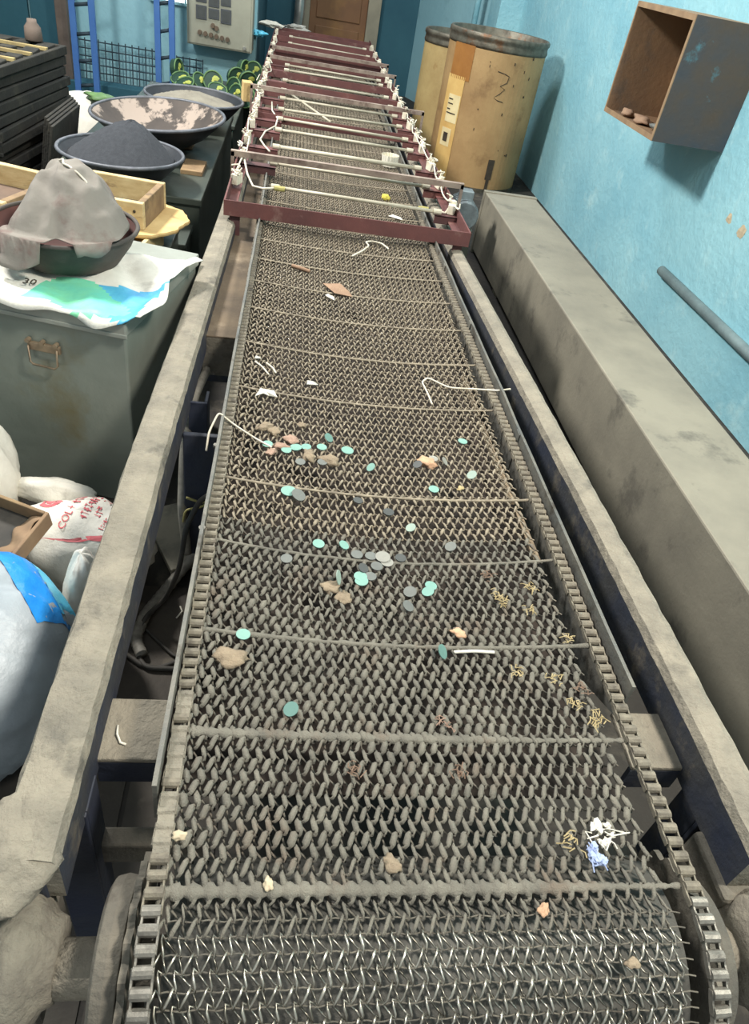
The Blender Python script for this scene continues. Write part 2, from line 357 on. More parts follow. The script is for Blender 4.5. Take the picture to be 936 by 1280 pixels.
# legs
for (x0, x1, y0) in ((-.255, -.20, .47), (.675, .73, .47), (-.2, -.155, 1.5), (.61, .66, 1.5), (-.2, -.155, 3.4), (.61, .66, 3.4), (-.2, -.155, 5.4), (.61, .66, 5.4), (-.2, -.155, 7.6), (.61, .66, 7.6)):
    m = MB(); m.box(x0, x1, y0, y0 + .008, 0, .47); m.box(x1 - .008 if x0 < 0 else x0, x1 if x0 < 0 else x0 + .008, y0 + .008, y0 + .06, 0, .47)
    m.build('leg', 'navy_paint', fm, bevel=.002)
# navy side apron under the left guard and a wide blue upright
MB().box(-.135, -.128, .95, 1.62, .0, .30).build('apron_plate', 'steel_dusty', fm, bevel=.002)
MB().box(-.195, -.112, 1.36, 1.375, .10, .47).build('upright_plate', 'navy_paint', fm, bevel=.003)
# trough under the belt, wear strips
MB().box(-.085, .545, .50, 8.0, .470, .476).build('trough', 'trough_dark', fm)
for (y0, y1, xa, xb) in ((1.13, 1.44, .508, .497), (.955, 1.10, .517, .510), (1.475, 1.66, .500, .492)):
    m = MB(); m.strip([[(xa, y0, .52), (xa, y0, .528), (xa + .014, y0, .528), (xa + .014, y0, .52)], [(xb + .004, y1, .52), (xb + .004, y1, .528), (xb + .016, y1, .528), (xb + .016, y1, .52)]])
    m.build('wear_strip', 'clay', fm)
# cover plate between left rail and guard, from mid machine on
MB().box(-.2, -.096, 1.80, 8.0, .494, .50).build('cover_plate', 'cover_plate', fm, bevel=.002)
MB().box(.556, .612, 2.35, 8.0, .494, .50).build('cover_plate', 'cover_plate', fm, bevel=.002)
MB().box(-.2, -.096, 1.80, 1.806, .38, .494).build('cover_lip', 'steel_dusty', fm)
# head drum, shaft, sprocket flange, bearings
MB().lathe([(.02, BL + .012), (AR - .018, BL + .012), (AR - .018, BR - .012), (.02, BR - .012)], (0, AY, AZ), 40, 'x').build('head_drum', 'drum_dust', fm, smooth=True)
MB().lathe([(.032, -.30), (.032, .76)], (0, AY, AZ), 20, 'x').build('drive_shaft', 'rail_dust', fm, smooth=True)
for x0 in (-.150, .580):
    MB().lathe([(.03, x0), (.090, x0), (.097, x0 + .004), (.100, x0 + .016), (.097, x0 + .030), (.03, x0 + .032)], (0, AY, AZ), 48, 'x').build('drum_flange', 'steel_dusty', fm, bevel=.001)
    def wob(a): return 1 + .04 * math.cos(22 * a)
    MB().lathe([(.03, x0 + .034), (.120, x0 + .034), (.120, x0 + .042), (.03, x0 + .042)] if x0 < 0 else [(.03, x0 - .012), (.120, x0 - .012), (.120, x0 - .004), (.03, x0 - .004)], (0, AY, AZ), 132, 'x', wob=wob).build('sprocket', 'steel_dusty', fm)
# left bearing bracket, caked in dust
def crust(a): return 1 + .10 * mnoise.noise(Vector((math.cos(a) * 2.2, math.sin(a) * 2.2, 4.0))) + .05 * mnoise.noise(Vector((math.cos(a) * 7, math.sin(a) * 7, 1.0)))
m = MB(); m.lathe([(.03, -.315), (.055, -.312), (.072, -.30), (.078, -.275), (.074, -.262), (.080, -.25), (.079, -.235), (.068, -.222), (.05, -.212), (.044, -.20), (.03, -.198)], (0, AY + .01, AZ), 60, 'x', wob=crust)
m.build('bearing_housing', 'dust_lump', fm, smooth=True)
m = MB(); V, F = lump((-.258, .40, .530), (.052, .075, .024), 8, .16, 44, 20); m.add(V, F); m.build('dust_cake', 'rail_dust', fm, smooth=True)
MB().box(-.30, -.225, .28, .42, .30, .40).build('bearing_bracket', 'steel_dusty', fm, bevel=.01)
MB().box(-.245, -.222, .375, .41, .45, .53).build('bracket_plate', 'navy_paint', fm, bevel=.004)
m = MB(); m.lathe([(.03, .66), (.05, .665), (.070, .68), (.078, .70), (.076, .74), (.06, .76), (.03, .765)], (0, AY, AZ), 60, 'x', wob=crust); m.build('bearing_housing', 'dust_lump', fm, smooth=True)
MB().box(.66, .75, .36, .46, .37, .46).build('bearing_bracket', 'steel_dusty', fm, bevel=.008)
# small bolts and weld pips on left guard
for (y) in (.93, 1.18): 
    MB().lathe([(.0035, 0), (.0035, .02), (.006, .021), (.006, .026)], (-.104, y, .55), 8).build('bolt', 'chain_bright', fm)

# ------------------------------------------------------------------ mesh belt
bt = thing('mesh_belt', 'dusty woven wire mesh conveyor belt running away to the back', 'conveyor belt', (.23, 3, 0))
PX, PY = 0.0178, 0.0162
NL = int((BR - BL - .010) / PX)
def tube_np(P, rx, rz, n):
    N = len(P); T = np.gradient(P, axis=0); T /= np.linalg.norm(T, axis=1)[:, None] + 1e-12
    up = np.array([0.05, 0.02, 1.0]); S = np.cross(T, up); S /= np.linalg.norm(S, axis=1)[:, None] + 1e-9; U = np.cross(S, T)
    a = np.arange(n) * 2 * PI / n + .3
    V = P[:, None, :] + np.cos(a)[None, :, None] * S[:, None, :] * rx[:, None, None] + np.sin(a)[None, :, None] * U[:, None, :] * rz[:, None, None]
    i = np.arange(N - 1)[:, None]; j = np.arange(n)[None, :]; j2 = (j + 1) % n
    F = np.stack([i * n + j, i * n + j2, (i + 1) * n + j2, (i + 1) * n + j], -1).reshape(-1, 4)
    return V.reshape(-1, 3), F
def np_mesh(name, V, F, m, parent, smooth=True):
    off = np.array(wloc(parent)); me = bpy.data.meshes.new(name); V = V - off
    me.vertices.add(len(V)); me.vertices.foreach_set('co', V.astype(np.float32).ravel())
    k = F.shape[1]; me.loops.add(F.size); me.polygons.add(len(F)); me.loops.foreach_set('vertex_index', F.astype(np.int32).ravel())
    me.polygons.foreach_set('loop_start', np.arange(0, F.size, k, dtype=np.int32)); me.polygons.foreach_set('loop_total', np.full(len(F), k, np.int32))
    if smooth: me.polygons.foreach_set('use_smooth', np.ones(len(F), bool))
    me.materials.append(MAT[m]); me.update(calc_edges=True)
    o = bpy.data.objects.new(name, me); COL.objects.link(o); o.parent = parent; return o
def row_pts(s, k, fat, thin, n):
    y, z, ang = path(s); A = sagA(y) if s > 0 else 0
    dx = .0085 if k % 2 == 0 else -.0045
    shift = 0 if k % 2 == 0 else PX * .45
    i = np.arange(NL); x0 = BL + .004 + i * PX + shift * .9 + rng.normal(0, .0005, NL)
    f = fat * np.clip(rng.normal(1, .15, NL), .6, 1.45) * (1 + (.55 if y < .9 else .2) * np.array([max(-.35, mnoise.noise(Vector((xx * 9, y * 11, 3.3))) - .05) for xx in x0])); lift = fat * .55
    cols = []
    def pt(dxx, v, w): return np.stack([x0 + dxx, np.full(NL, v) + rng.normal(0, .0006, NL), np.full(NL, w) + rng.normal(0, .0004, NL)], -1)
    p = PY
    q = float(np.clip((fat - .0018) / .002, 0, 1)); e = thin * 1.1 + (fat * .62 - thin * 1.1) * q; z0 = -.003 + .0025 * q; y1 = .25 + .1 * q
    P = np.stack([pt(-dx * .5, -.62 * p, z0), pt(-dx * .26, -y1 * p, lift * .6), pt(dx * .26, y1 * p, lift * .6), pt(dx * .5, .62 * p, z0), pt(PX * .3 + dx * .2, .3 * p, -.010), pt(PX * .7 - dx * .2, -.3 * p, -.010)], 1).reshape(-1, 3)
    en = e * np.clip(rng.normal(1, .2, NL), .6, 1.4)
    rx = np.stack([en, f, f * .95, en, np.full(NL, thin), np.full(NL, thin)], 1).ravel()
    rz = np.stack([en * .9, f * .7, f * .7, en * .9, np.full(NL, thin), np.full(NL, thin)], 1).ravel()
    V, F = tube_np(P, rx, rz, n)
    u = np.clip((V[:, 0] - BL) / (BR - BL), 0, 1); sg = A * 4 * u * (1 - u)
    ly, lz = V[:, 1].copy(), V[:, 2].copy()
    V[:, 1] = y + ly * math.cos(ang) - lz * math.sin(ang) * 1.0
    V[:, 2] = z - sg + lz * math.cos(ang) + ly * math.sin(ang)
    return V, F
s = -0.235; k = 0; nparts = 0; farV = []; farF = []; off = 0
rod_s = [y - AY for y in (.344, .548, .725, .93, 1.11, 1.46, 1.69, 1.90, 2.09, 2.27, 2.45, 2.67)] + [y - AY for y in np.arange(2.88, 7.9, .21)]
while AY + s < 7.85:
    y = AY + s
    if nparts < 300:
        if s < -.01: fat, thin, mt, n = .00155, .0013, 'wire_bare', 5
        elif s < .012: fat, thin, mt, n = .0024, .0015, 'wire_dusty', 5
        else:
            fat = float(np.interp(y, [.34, .45, .75, .95, 1.1, 1.4, 2.0], [.0040, .0044, .0040, .0033, .0026, .0021, .0021])); thin = .0015; n = 5 if y < 2.2 else 4
            mt = 'wire_dusty' if y < 1.0 else 'wire_tan'
        V, F = row_pts(s, k, fat, thin, n); np_mesh('spiral_wire', V, F, mt, bt, smooth=y < 2.2); nparts += 1
    else:
        V, F = row_pts(s, k, .0022, .0016, 3); farV.append(V); farF.append(F + off); off += len(V)
    s += PY; k += 1
o = np_mesh('far_spiral_wires', np.concatenate(farV), np.concatenate(farF), 'wire_tan', bt, False); o['kind'] = 'stuff'
# connecting cross wires where the weave is bare
s = -0.235 + PY / 2
while s < .0:
    y, z, a = path(s); xs = np.linspace(BL + .012, BR - .012, 70); P = np.stack([xs, np.full(70, y) + .0012 * np.sin(np.arange(70) * 1.6), np.full(70, z - .004)], -1)
    V, F = tube_np(P, np.full(70, .0010), np.full(70, .0010), 5); np_mesh('connector_wire', V, F, 'steel_dusty', bt); s += PY
# cross rods; the two nearest are thick with caked dust
for q in rod_s:
    y, z, a = path(q); n = 60; xs = np.linspace(BL, BR, n); u = (xs - BL) / (BR - BL)
    zz = z - sagA(y) * 4 * u * (1 - u) + .0015
    if y < .6: n = 220; xs = np.linspace(BL, BR, n); u = (xs - BL) / (BR - BL); zz = z - sagA(y) * 4 * u * (1 - u) + .001
    teeth = 1 + .28 * np.sin(xs * 2 * PI / PX) + rng.normal(0, .05, n)
    if y < .36: r = .0088 * (1 - .6 * np.clip((xs - .36) / .12, 0, 1)) * teeth
    elif y < .6: r = .0068 * (1 - .45 * np.clip((xs - .30) / .12, 0, 1)) * teeth
    elif y < .8: r = .0042 * np.clip(rng.normal(1, .15, n), .7, 1.4)
    elif y < 1.2: r = .0032 * np.clip(rng.normal(1, .12, n), .7, 1.4)
    else: r = np.full(n, .0030)
    P = np.stack([xs, np.full(n, y) + rng.normal(0, .0004, n), zz], -1)
    V, F = tube_np(P, r, r * (.55 if y < .6 else .8), 8); np_mesh('cross_rod', V, F, 'wire_dusty' if y < 1 else 'wire_tan', bt)
# roller chains
CP = 0.0186
def link_mesh(name, outer, dusty):
    m = MB(); h = .0072; w = .0104 if outer else .0086
    for sx in (-1, 1):
        x = sx * w; t = .0011
        prof = [(-CP * .5 - .004, -.0035), (-CP * .5 - .004, .0035), (-CP * .5, h * .62), (0, h * .42), (CP * .5, h * .62), (CP * .5 + .004, .0035), (CP * .5 + .004, -.0035), (0, -h * .6)]
        m.strip([[(x - t, a, b) for a, b in prof], [(x + t, a, b) for a, b in prof]])
    m.lathe([(.0068, -.0100), (.0068, .0100)], (0, CP / 2, .0008), 10, 'x')
    if dusty: m.box(-.0095, .0095, -CP / 2, CP / 2, -.003, .0050)
    o = m.build(name, 'rail_dust' if dusty else 'chain_steel'); me = o.data; bpy.data.objects.remove(o); return me
LM = [link_mesh('chain_link', 0, 0), link_mesh('chain_link', 1, 0)]; LD = [link_mesh('chain_link', 0, 1), link_mesh('chain_link', 1, 1)]
LB = [m.copy() for m in LM]
for m in LB: m.materials[0] = MAT['chain_bright']
for side, xs in ((0, ([.2, 8], [-.090, -.090])), (1, ([.2, .64, 2.4, 8], [.556, .556, .537, .537]))):
    verts = []; faces = []; head = None; mfar = MB(); links = []
    s = -.225; k = 0
    while AY + s < 7.9:
        y, z, a = path(s); x = float(np.interp(y, *xs)); z += .004
        if k < 150: links.append((x, y, z, a, k))
        else:
            m = LM[k % 2]
            if AY + s < 7.9:
                w_ = .0105
                mfar.box(x - w_, x - w_ + .002, y - CP * .6, y + CP * .6, z - .004, z + .004); mfar.box(x + w_ - .002, x + w_, y - CP * .6, y + CP * .6, z - .004, z + .004); mfar.box(x - w_, x + w_, y - .004, y + .004, z - .004, z + .003)
        s += CP; k += 1
    ch = mfar.build('roller_chain', 'chain_steel', bt); ch['kind'] = 'stuff'
    ch['label'] = 'far run of the roller chain'
    for (x, y, z, a, k) in links:
        src = LM
        if side == 0 and .37 < y < .60 and (k * 7) % 5 != 0: src = LD
        elif y < .33: src = LB
        o = bpy.data.objects.new('chain_link', src[k % 2]); COL.objects.link(o); o.parent = ch
        o.location = Vector((x, y, z)) - wloc(ch); o.rotation_euler = (a, 0, rng.normal(0, .02))

# ------------------------------------------------------------------ heater rack over the far part of the belt
hr = thing('heater_rack', 'red oxide steel rack of heating tubes standing over the mesh belt', 'rack', (.23, 2.6, .5))
RL, RR = -.215, .672
def angle_bar(name, x0, x1, y, z, mt, h=.045, w=.035, t=.005, parent=None):
    m = MB(); m.box(x0, x1, y, y + t, z - h, z); m.box(x0, x1, y + t, y + w, z - h, z - h + t)
    return m.build(name, mt, parent or hr, bevel=.001)
# front channel with side channels
angle_bar('front_bar', RL, RR, 2.585, .622, 'red_oxide', .052, .04)
for x0, x1, dy in ((RL, RL + .006, 0), (RR - .006, RR, 0)):
    m = MB(); m.box(x0, x1, 2.59, 8.0, .575, .622); a = x0 + .006 if x0 < 0 else x0 - .034; m.box(a, a + .034, 2.59, 8.0, .575, .580)
    m.build('side_bar', 'red_oxide', hr, bevel=.001)
for x in (RL + .02, RR - .055):
    for y in (2.60, 4.12, 5.9, 7.6):
        m = MB(); m.box(x, x + .036, y, y + .005, .50, .575); m.box(x if x < 0 else x + .031, (x if x < 0 else x + .031) + .005, y + .005, y + .036, .50, .575)
        m.build('rack_leg', 'bracket_dark', hr, bevel=.001)
# full-width flats
for y, w in ((4.09, .05), (5.02, .06), (5.45, .08), (5.95, .09), (6.4, .10), (6.85, .12), (7.25, .14), (7.6, .16), (7.85, .14)):
    m = MB(); m.box(RL + .006, RR - .006, y, y + .005, .582, .62); m.box(RL + .006, RR - .006, y, y + w, .579, .584)
    m.build('cross_flat', 'red_oxide', hr, bevel=.001)
tubes = [2.86, 3.2, 3.49, 3.82, 4.06, 4.33, 4.62, 4.88, 5.2, 5.62, 5.82, 6.12, 6.58, 6.98, 7.42]
for i, y in enumerate(tubes):
    for (x0, x1) in ((RL + .01, -.055), (.575, RR - .006)):
        if i == 0 and x0 < 0: continue
        m = MB(); m.box(x0, x1, y - .028, y + .028, .592, .597); m.box(x0, x1, y - .028, y - .024, .566, .597)
        m.build('tube_bracket', 'bracket_dark' if (i in (1,) and x0 < 0) or i == 0 else 'red_oxide', hr, bevel=.001)
    za = .606; xa = -.052 if i else -.035; sk = rng.normal(0, .012)
    t = MB().tube([(xa, y + sk, za), (.577, y - sk, za)], .0085 if i in (2,) else .0065, 10).build('heating_tube', 'tube_quartz', hr, smooth=True)
    for x in (xa - .012, .585): MB().lathe([(.011, -.016), (.011, .016)], (x, y + (sk if x < 0 else -sk), za), 10, 'x').build('tube_cap', 'tube_quartz', t)
MB().tube([(-.03, 4.83, .602), (.20, 4.22, .60)], .006, 8).build('heating_tube', 'tube_quartz', hr, smooth=True)
# raised angle hoops
for y, x0, x1 in ((3.13, -.235, .735), (4.62, -.248, .757), (5.83, -.2, .71), (6.32, -.204, .70)):
    m = MB(); m.box(x0, x1, y, y + .022, .648, .652); m.box(x0, x1, y, y + .003, .63, .648); m.box(x0, x0 + .014, y, y + .003, .50, .648); m.box(x1 - .014, x1, y, y + .003, .42, .648)
    m.build('guard_hoop', 'angle_steel', hr, bevel=.0008)
# ceramic terminals and white wiring down both sides
for xs, sg in ((-.192, -1), (.648, 1)):
    P = []
    for i, y in enumerate(tubes):
        b = MB(); b.obox((xs, y + .02, .616), (.026, .05, .036), rng.uniform(-.4, .4)); b.obox((xs + .004, y + .03, .638), (.016, .022, .014), .4)
        b.build('terminal_block', 'ceramic', hr, bevel=.002)
        if y < 5.4:
            for q in range(3):   # knotted wire tails
                c = np.array([xs + rng.uniform(-.012, .012), y + rng.uniform(-.03, .06), .645]); W = [c + np.array([rng.uniform(-.03, .03), rng.uniform(-.045, .045), rng.uniform(-.02, .03)]) for _ in range(6)]
                tt = np.linspace(0, 5, 22); W = np.array(W); W = np.stack([np.interp(tt, np.arange(6), np.convolve(np.pad(W[:, d], 1, 'edge'), [.25, .5, .25], 'valid')) for d in range(3)], -1)
                MB().tube(W, .0028, 5).build('wire_tail', 'wire_white', hr, smooth=True)
        P.append((xs + rng.uniform(-.015, .015), y, .64)); 
        if i + 1 < len(tubes): P.append((xs + rng.uniform(-.025, .045 if sg < 0 else .02), (y + tubes[i + 1]) / 2, .61))
    P = np.array(P); tt = np.linspace(0, len(P) - 1, len(P) * 6); S = np.stack([np.interp(tt, np.arange(len(P)), P[:, d]) for d in range(3)], -1)
    kk = np.ones(7) / 7; S = np.stack([np.convolve(np.pad(S[:, d], 3, 'edge'), kk, 'valid') for d in range(3)], -1)
    MB().tube(S, .0032, 6).build('supply_wire', 'wire_white', hr, smooth=True)
MB().tube([(-.19, 3.2, .63), (-.16, 3.0, .605), (-.13, 2.86, .602), (-.09, 2.84, .604), (-.047, 2.86, .606)], .004, 6).build('lead_wire', 'wire_white', hr, smooth=True)
MB().tube([(.59, 2.86, .606), (.62, 2.86, .602), (.645, 2.92, .61), (.66, 3.0, .63)], .004, 6).build('lead_wire', 'wire_white', hr, smooth=True)
for x0 in (-.03, .53): MB().lathe([(.009, -.02), (.010, 0), (.009, .02)], (x0, 2.86, .606), 10, 'x').build('yellow_sleeve', 'cable_yellow', hr)
MB().tube([(-.12, 4.5, .60), (-.11, 4.25, .605), (-.075, 4.05, .61), (-.08, 3.9, .605), (-.125, 3.78, .60), (-.14, 3.6, .602), (-.115, 3.5, .6), (-.09, 3.42, .6)], .004, 6).build('loose_wire', 'wire_white', hr, smooth=True)

# ------------------------------------------------------------------ duct, drums, wall things
du = thing('steel_duct', 'long grey steel box duct lying between the machine and the turquoise wall', 'duct', (1.3, 2.2, 0))
MB().box(1.14, 1.45, -.5, 4.31, 0.02, .35).build('duct_body', 'duct_grey', du, bevel=.006)
MB().box(1.135, 1.455, 4.28, 4.316, 0.0, .357).build('end_flange', 'duct_grey', du, bevel=.003)
MB().box(1.15, 1.44, .0, .06, 0, .02).build('duct_foot', 'duct_grey', du); MB().box(1.15, 1.44, 3.6, 3.7, 0, .02).build('duct_foot', 'duct_grey', du)

def drum(c, r, h, label, body, big):
    d = thing('fibre_drum', label, 'drum', (c[0], c[1], 0), 'cardboard drums by the wall')
    MB().lathe([(r, .0), (r, h - .07)], (c[0], c[1], 0), 64, cap=False).build('drum_body', body, d, smooth=False)
    MB().lathe([(r + .004, 0), (r + .004, .03)], (c[0], c[1], 0), 64, cap=False).build('base_hoop', 'drum_hoop', d, bevel=.002)
    m = MB(); m.lathe([(r - .03, h - .09), (r + .002, h - .09), (r + .007, h - .075), (r + .002, h - .055), (r + .002, h - .04), (r + .010, h - .03), (r + .010, h - .01), (r, h), (r - .012, h - .004), (r - .014, h - .06), (r - .03, h - .09)], (c[0], c[1], 0), 64, cap=False)
    m.build('rim_hoop', 'drum_hoop', d, smooth=True)
    MB().lathe([(0.001, h - .088), (r - .012, h - .088)], (c[0], c[1], 0), 48, cap=False).build('drum_lid', 'drum_inside', d)
    def patch(a0, a1, z0, z1, name, mt, par=d, off=.003):
        m = MB(); n = 10
        m.grid(lambda u, v: (c[0] + (r + off) * math.cos(math.radians(a0 + (a1 - a0) * u)), c[1] + (r + off) * math.sin(math.radians(a0 + (a1 - a0) * u)), z0 + (z1 - z0) * v), n, 1)
        return m.build(name, mt, par, solid=.0012)
    if big:
        patch(-160, -133, .02, .72, 'label_pale', 'label_pale'); patch(-158, -128, .70, .93, 'tape_patch', 'tape_brown')
        p = patch(-152, -134, .42, .60, 'paper_label', 'label_paper', off=.0045)
        for z, a in ((.565, -144), (.535, -143), (.475, -137), (.50, -146)): patch(-151, a, z, z + .008, 'print_line', 'ink_dark', p, .006)
        p = patch(-153, -138, .26, .38, 'paper_label', 'label_paper', off=.0045); patch(-149, -142, .29, .35, 'print_blot', 'ink_dark', p, .006)
        patch(-154, -140, .08, .20, 'paper_label', 'label_pale', off=.0045)
        patch(-84, -76, .10, .24, 'black_stain', 'ink_dark'); patch(-82, -78, .03, .10, 'black_stain', 'ink_dark')
        # pencilled 3 on the drum
        zz = [(-97, .80), (-88, .79), (-83, .78), (-84, .74), (-91, .715), (-85, .70), (-90, .665), (-96, .64), (-90, .625), (-84, .62)]
        P = [(c[0] + (r + .002) * math.cos(math.radians(a)), c[1] + (r + .002) * math.sin(math.radians(a)), z) for a, z in zz]
        MB().tube(P, .003, 4).build('pencil_mark', 'ink_dark', d)
        for k in range(14):
            a = rng.uniform(-125, -50); z = rng.uniform(.1, .9); w = rng.uniform(.6, 2); patch(a, a + w, z, z + rng.uniform(.006, .02), 'scuff', 'ink_dark')
    return d
drum((1.435, 6.02), .355, 1.0, 'large tan cardboard drum with paper labels in front of the other', 'fibre_drum', 1)
drum((1.335, 6.745), .325, 0.90, 'paler tan cardboard drum half hidden behind the larger one', 'fibre_drum_pale', 0)

bx = thing('wall_box', 'rusty open fronted metal box fixed high on the turquoise wall', 'box', (1.775, 3.73, .88))
X0, X1, Y0, Y1, Z0, Z1, T = 1.60, WX, 3.40, 4.06, .88, 1.352, .012
MB().box(X0, X1, Y0, Y0 + T, Z0, Z1).build('side_panel', 'box_side', bx); MB().box(X0, X1, Y1 - T, Y1, Z0, Z1).build('side_panel', 'rust_inside', bx)
MB().box(X0, X1, Y0 + T, Y1 - T, Z0, Z0 + T).build('bottom_panel', 'rust_inside', bx); MB().box(X0, X1, Y0 + T, Y1 - T, Z1 - T, Z1).build('top_panel', 'box_edge', bx)
MB().box(X1 - .012, X1, Y0 + T, Y1 - T, Z0 + T, Z1 - T).build('back_panel', 'rust_inside', bx)
m = MB(); m.box(X0 - .004, X0, Y0, Y1, Z0, Z0 + .022); m.box(X0 - .004, X0, Y0, Y1, Z1 - .022, Z1); m.box(X0 - .004, X0, Y0, Y0 + .016, Z0 + .022, Z1 - .022); m.box(X0 - .004, X0, Y1 - .012, Y1, Z0 + .022, Z1 - .022)
m.build('front_edge', 'box_edge', bx)
for k, (x, y, sx, sy) in enumerate(((1.68, 3.75, .04, .08), (1.70, 3.58, .035, .06), (1.66, 3.9, .03, .05))):
    m = MB(); V, F = lump((x, y, Z0 + T + .016), (sx, sy, .018), 30 + k, .4); m.add(V, F)
    tag(recentre(m.build('debris_lump', 'scrap_brown' if k != 1 else 'grey_disc', smooth=True)), ['brown debris lump in the middle of the wall box', 'grey scrap lying nearest in the wall box', 'brown debris lump at the far end of the wall box'][k], 'debris', 'debris in the wall box')
MB_ = MB().tube([(WX - .018, 3.47, .30), (WX - .018, 1.6, .315)], .024, 12); tag(recentre(MB_.build('conduit_pipe', 'pipe_grey', smooth=True)), 'painted conduit pipe running along the turquoise wall', 'pipe')
for k, (px, y, z, r_) in enumerate(((0, 2.99, .66, .03), (1, 2.86, .66, .025), (2, 3.12, .675, .022))):
    m = MB(); V, F = lump((WX, y, z), (.003, r_, r_ * .9), 50 + k, .5, 12, 6); m.add(V, F)
    o = m.build('paint_chip', 'plaster_chip', bpy.data.objects['wall_right'])

# small motor between machine and duct
mo = thing('gear_motor', 'small grey motor standing between the rack and the duct end', 'motor', (.93, 3.9, 0))
MB().box(.86, 1.0, 3.83, 3.98, 0, .26).build('motor_plinth', 'dark_steel', mo, bevel=.006)
MB().lathe([(.02, -.10), (.07, -.10), (.075, -.09), (.075, .07), (.06, .09), (.02, .09)], (.93, 3.9, .335), 20, 'y').build('motor_body', 'motor_grey', mo, bevel=.003)
for k in range(6): MB().lathe([(.079, -.08 + k * .026), (.079, -.074 + k * .026)], (.93, 3.9, .335), 20, 'y').build('cooling_fin', 'motor_grey', mo)
MB().box(.90, .97, 3.86, 3.93, .40, .445).build('terminal_box', 'motor_grey', mo, bevel=.004)

# ------------------------------------------------------------------ left side: steel chests and pans
def place(o, loc, rz): o.location = loc; o.rotation_euler = (0, 0, rz); return o
def loc_thing(name, label, cat, loc, rz=0, group=None):
    o = thing(name, label, cat, loc, group); o.rotation_euler = (0, 0, rz); return o
def part(mb, name, mt, par, **k): return mb.build(name, mt, par, world=False, **k)
tk = loc_thing('steel_storage_box', 'grey green sheet steel trunk with a wire handle, covered by a sack', 'trunk', (-.366, 1.653, 0), math.radians(-12.6))
part(MB().box(-.72, -.006, .006, .52, 0, .545), 'trunk_body', 'trunk_steel', tk, bevel=.006)
part(MB().box(-.73, 0, -.004, .53, .545, .58), 'trunk_lid', 'trunk_lid', tk, bevel=.004)
part(MB().box(-.73, .002, -.007, .0, .540, .552), 'lid_lip', 'trunk_lid', tk, bevel=.002)
hd = part(MB().box(-.265, -.18, -.004, .006, .455, .477), 'handle_plate', 'handle_wire', tk, bevel=.002)
m = MB(); m.tube([(-.26, -.008, .469), (-.26, -.010, .425), (-.253, -.011, .419), (-.195, -.011, .417), (-.187, -.010, .425), (-.187, -.008, .469)], .003, 6); part(m, 'handle', 'handle_wire', hd, smooth=True)
for x in (-.26, -.223, -.187): part(MB().lathe([(.006, -.01), (.006, .004)], (x, -.002, .483), 8, 'y'), 'rivet', 'handle_wire', tk)

ch = loc_thing('steel_chest', 'dark green steel chest under the iron pans', 'chest', (-.72, 4.2, 0))
part(MB().box(-.30, .345, -.93, .80, 0, .375), 'chest_body', 'dark_steel', ch, bevel=.005); part(MB().box(-.31, .355, -.945, .81, .375, .405), 'chest_lid', 'dark_steel', ch, bevel=.005)
ch = loc_thing('steel_chest', 'low dark steel chest between the trunk and the pan chest', 'chest', (-.72, 3.1, 0))
part(MB().box(-.50, .31, -.10, .14, 0, .275), 'chest_body', 'dark_steel', ch, bevel=.005); part(MB().box(-.51, .32, -.11, .145, .275, .30), 'chest_lid', 'dark_steel', ch, bevel=.005)
ch = loc_thing('steel_chest', 'dark steel chest carrying the wooden crate and sieves', 'chest', (-.82, 2.62, 0))
part(MB().box(-.50, .395, -.25, .35, 0, .365), 'chest_body', 'dark_steel', ch, bevel=.005); part(MB().box(-.51, .405, -.26, .36, .365, .39), 'chest_lid', 'dark_steel', ch, bevel=.005)
ch = loc_thing('steel_chest', 'dark steel chest at the back under the grey sand pan', 'chest', (-.75, 5.65, 0))
part(MB().box(-.29, .38, -.55, .45, 0, .30), 'chest_body', 'dark_steel', ch, bevel=.005); part(MB().box(-.30, .39, -.56, .46, .30, .325), 'chest_lid', 'dark_steel', ch, bevel=.005)

def pan(label, c, r, z0, dep, tilt, inner):
    p = thing('iron_pan', label, 'pan', (c[0], c[1], z0), 'large round iron pans')
    p.rotation_euler = tilt
    prof = [(.001, .0), (r * .42, .0), (r * .70, dep * .35), (r * .9, dep * .75), (r, dep)]
    part(MB().lathe([(a, b) for a, b in prof], n=56, cap=False), 'pan_bowl', 'pan_iron', p, smooth=True)
    part(MB().lathe([(r - .004, dep + .002), (r * .9 - .005, dep * .75 + .004), (r * .70 - .005, dep * .35 + .006), (r * .42, .006), (.001, .006)], n=56, cap=False), 'pan_lining', inner, p, smooth=True)
    m = MB(); m.tube([((r) * math.cos(a), (r) * math.sin(a), dep) for a in np.linspace(0, 2 * PI, 65)], .008, 8, cap=False); part(m, 'rolled_rim', 'pan_rim', p, smooth=True)
    return p
def heap(name, c, r, h, z, px, mt, label, seed, lean=(0, 0)):
    g = np.random.default_rng(seed); m = MB(); V = []; n = 48; K = 14
    for k in range(K + 1):
        t = k / K
        for j in range(n):
            a = 2 * PI * j / n; rr = r * (1 - t)
            x = rr * math.cos(a) + lean[0] * t; y = rr * math.sin(a) + lean[1] * t
            V.append((x, y, h * (t ** 1.0) * (1 - .25 * t * t) + g.normal(0, .0015)))
    F = [(k * n + j, k * n + (j + 1) % n, (k + 1) * n + (j + 1) % n, (k + 1) * n + j) for k in range(K) for j in range(n)]; F.append(tuple(range(n - 1, -1, -1)))
    m.add(V, F); o = m.build(name, mt, smooth=True); o.location = (c[0], c[1], z); o['kind'] = 'stuff'; tag(o, label, 'powder'); return o
pan('round iron pan heaped with black powder, nearest of the three', (-.71, 3.36), .255, .405, .125, (0, 0, 0), 'pan_iron')
heap('black_powder', (-.71, 3.36), .226, .19, .503, 0, 'powder_black', 'heap of fine black powder in the nearest iron pan', 1, (.04, .05))
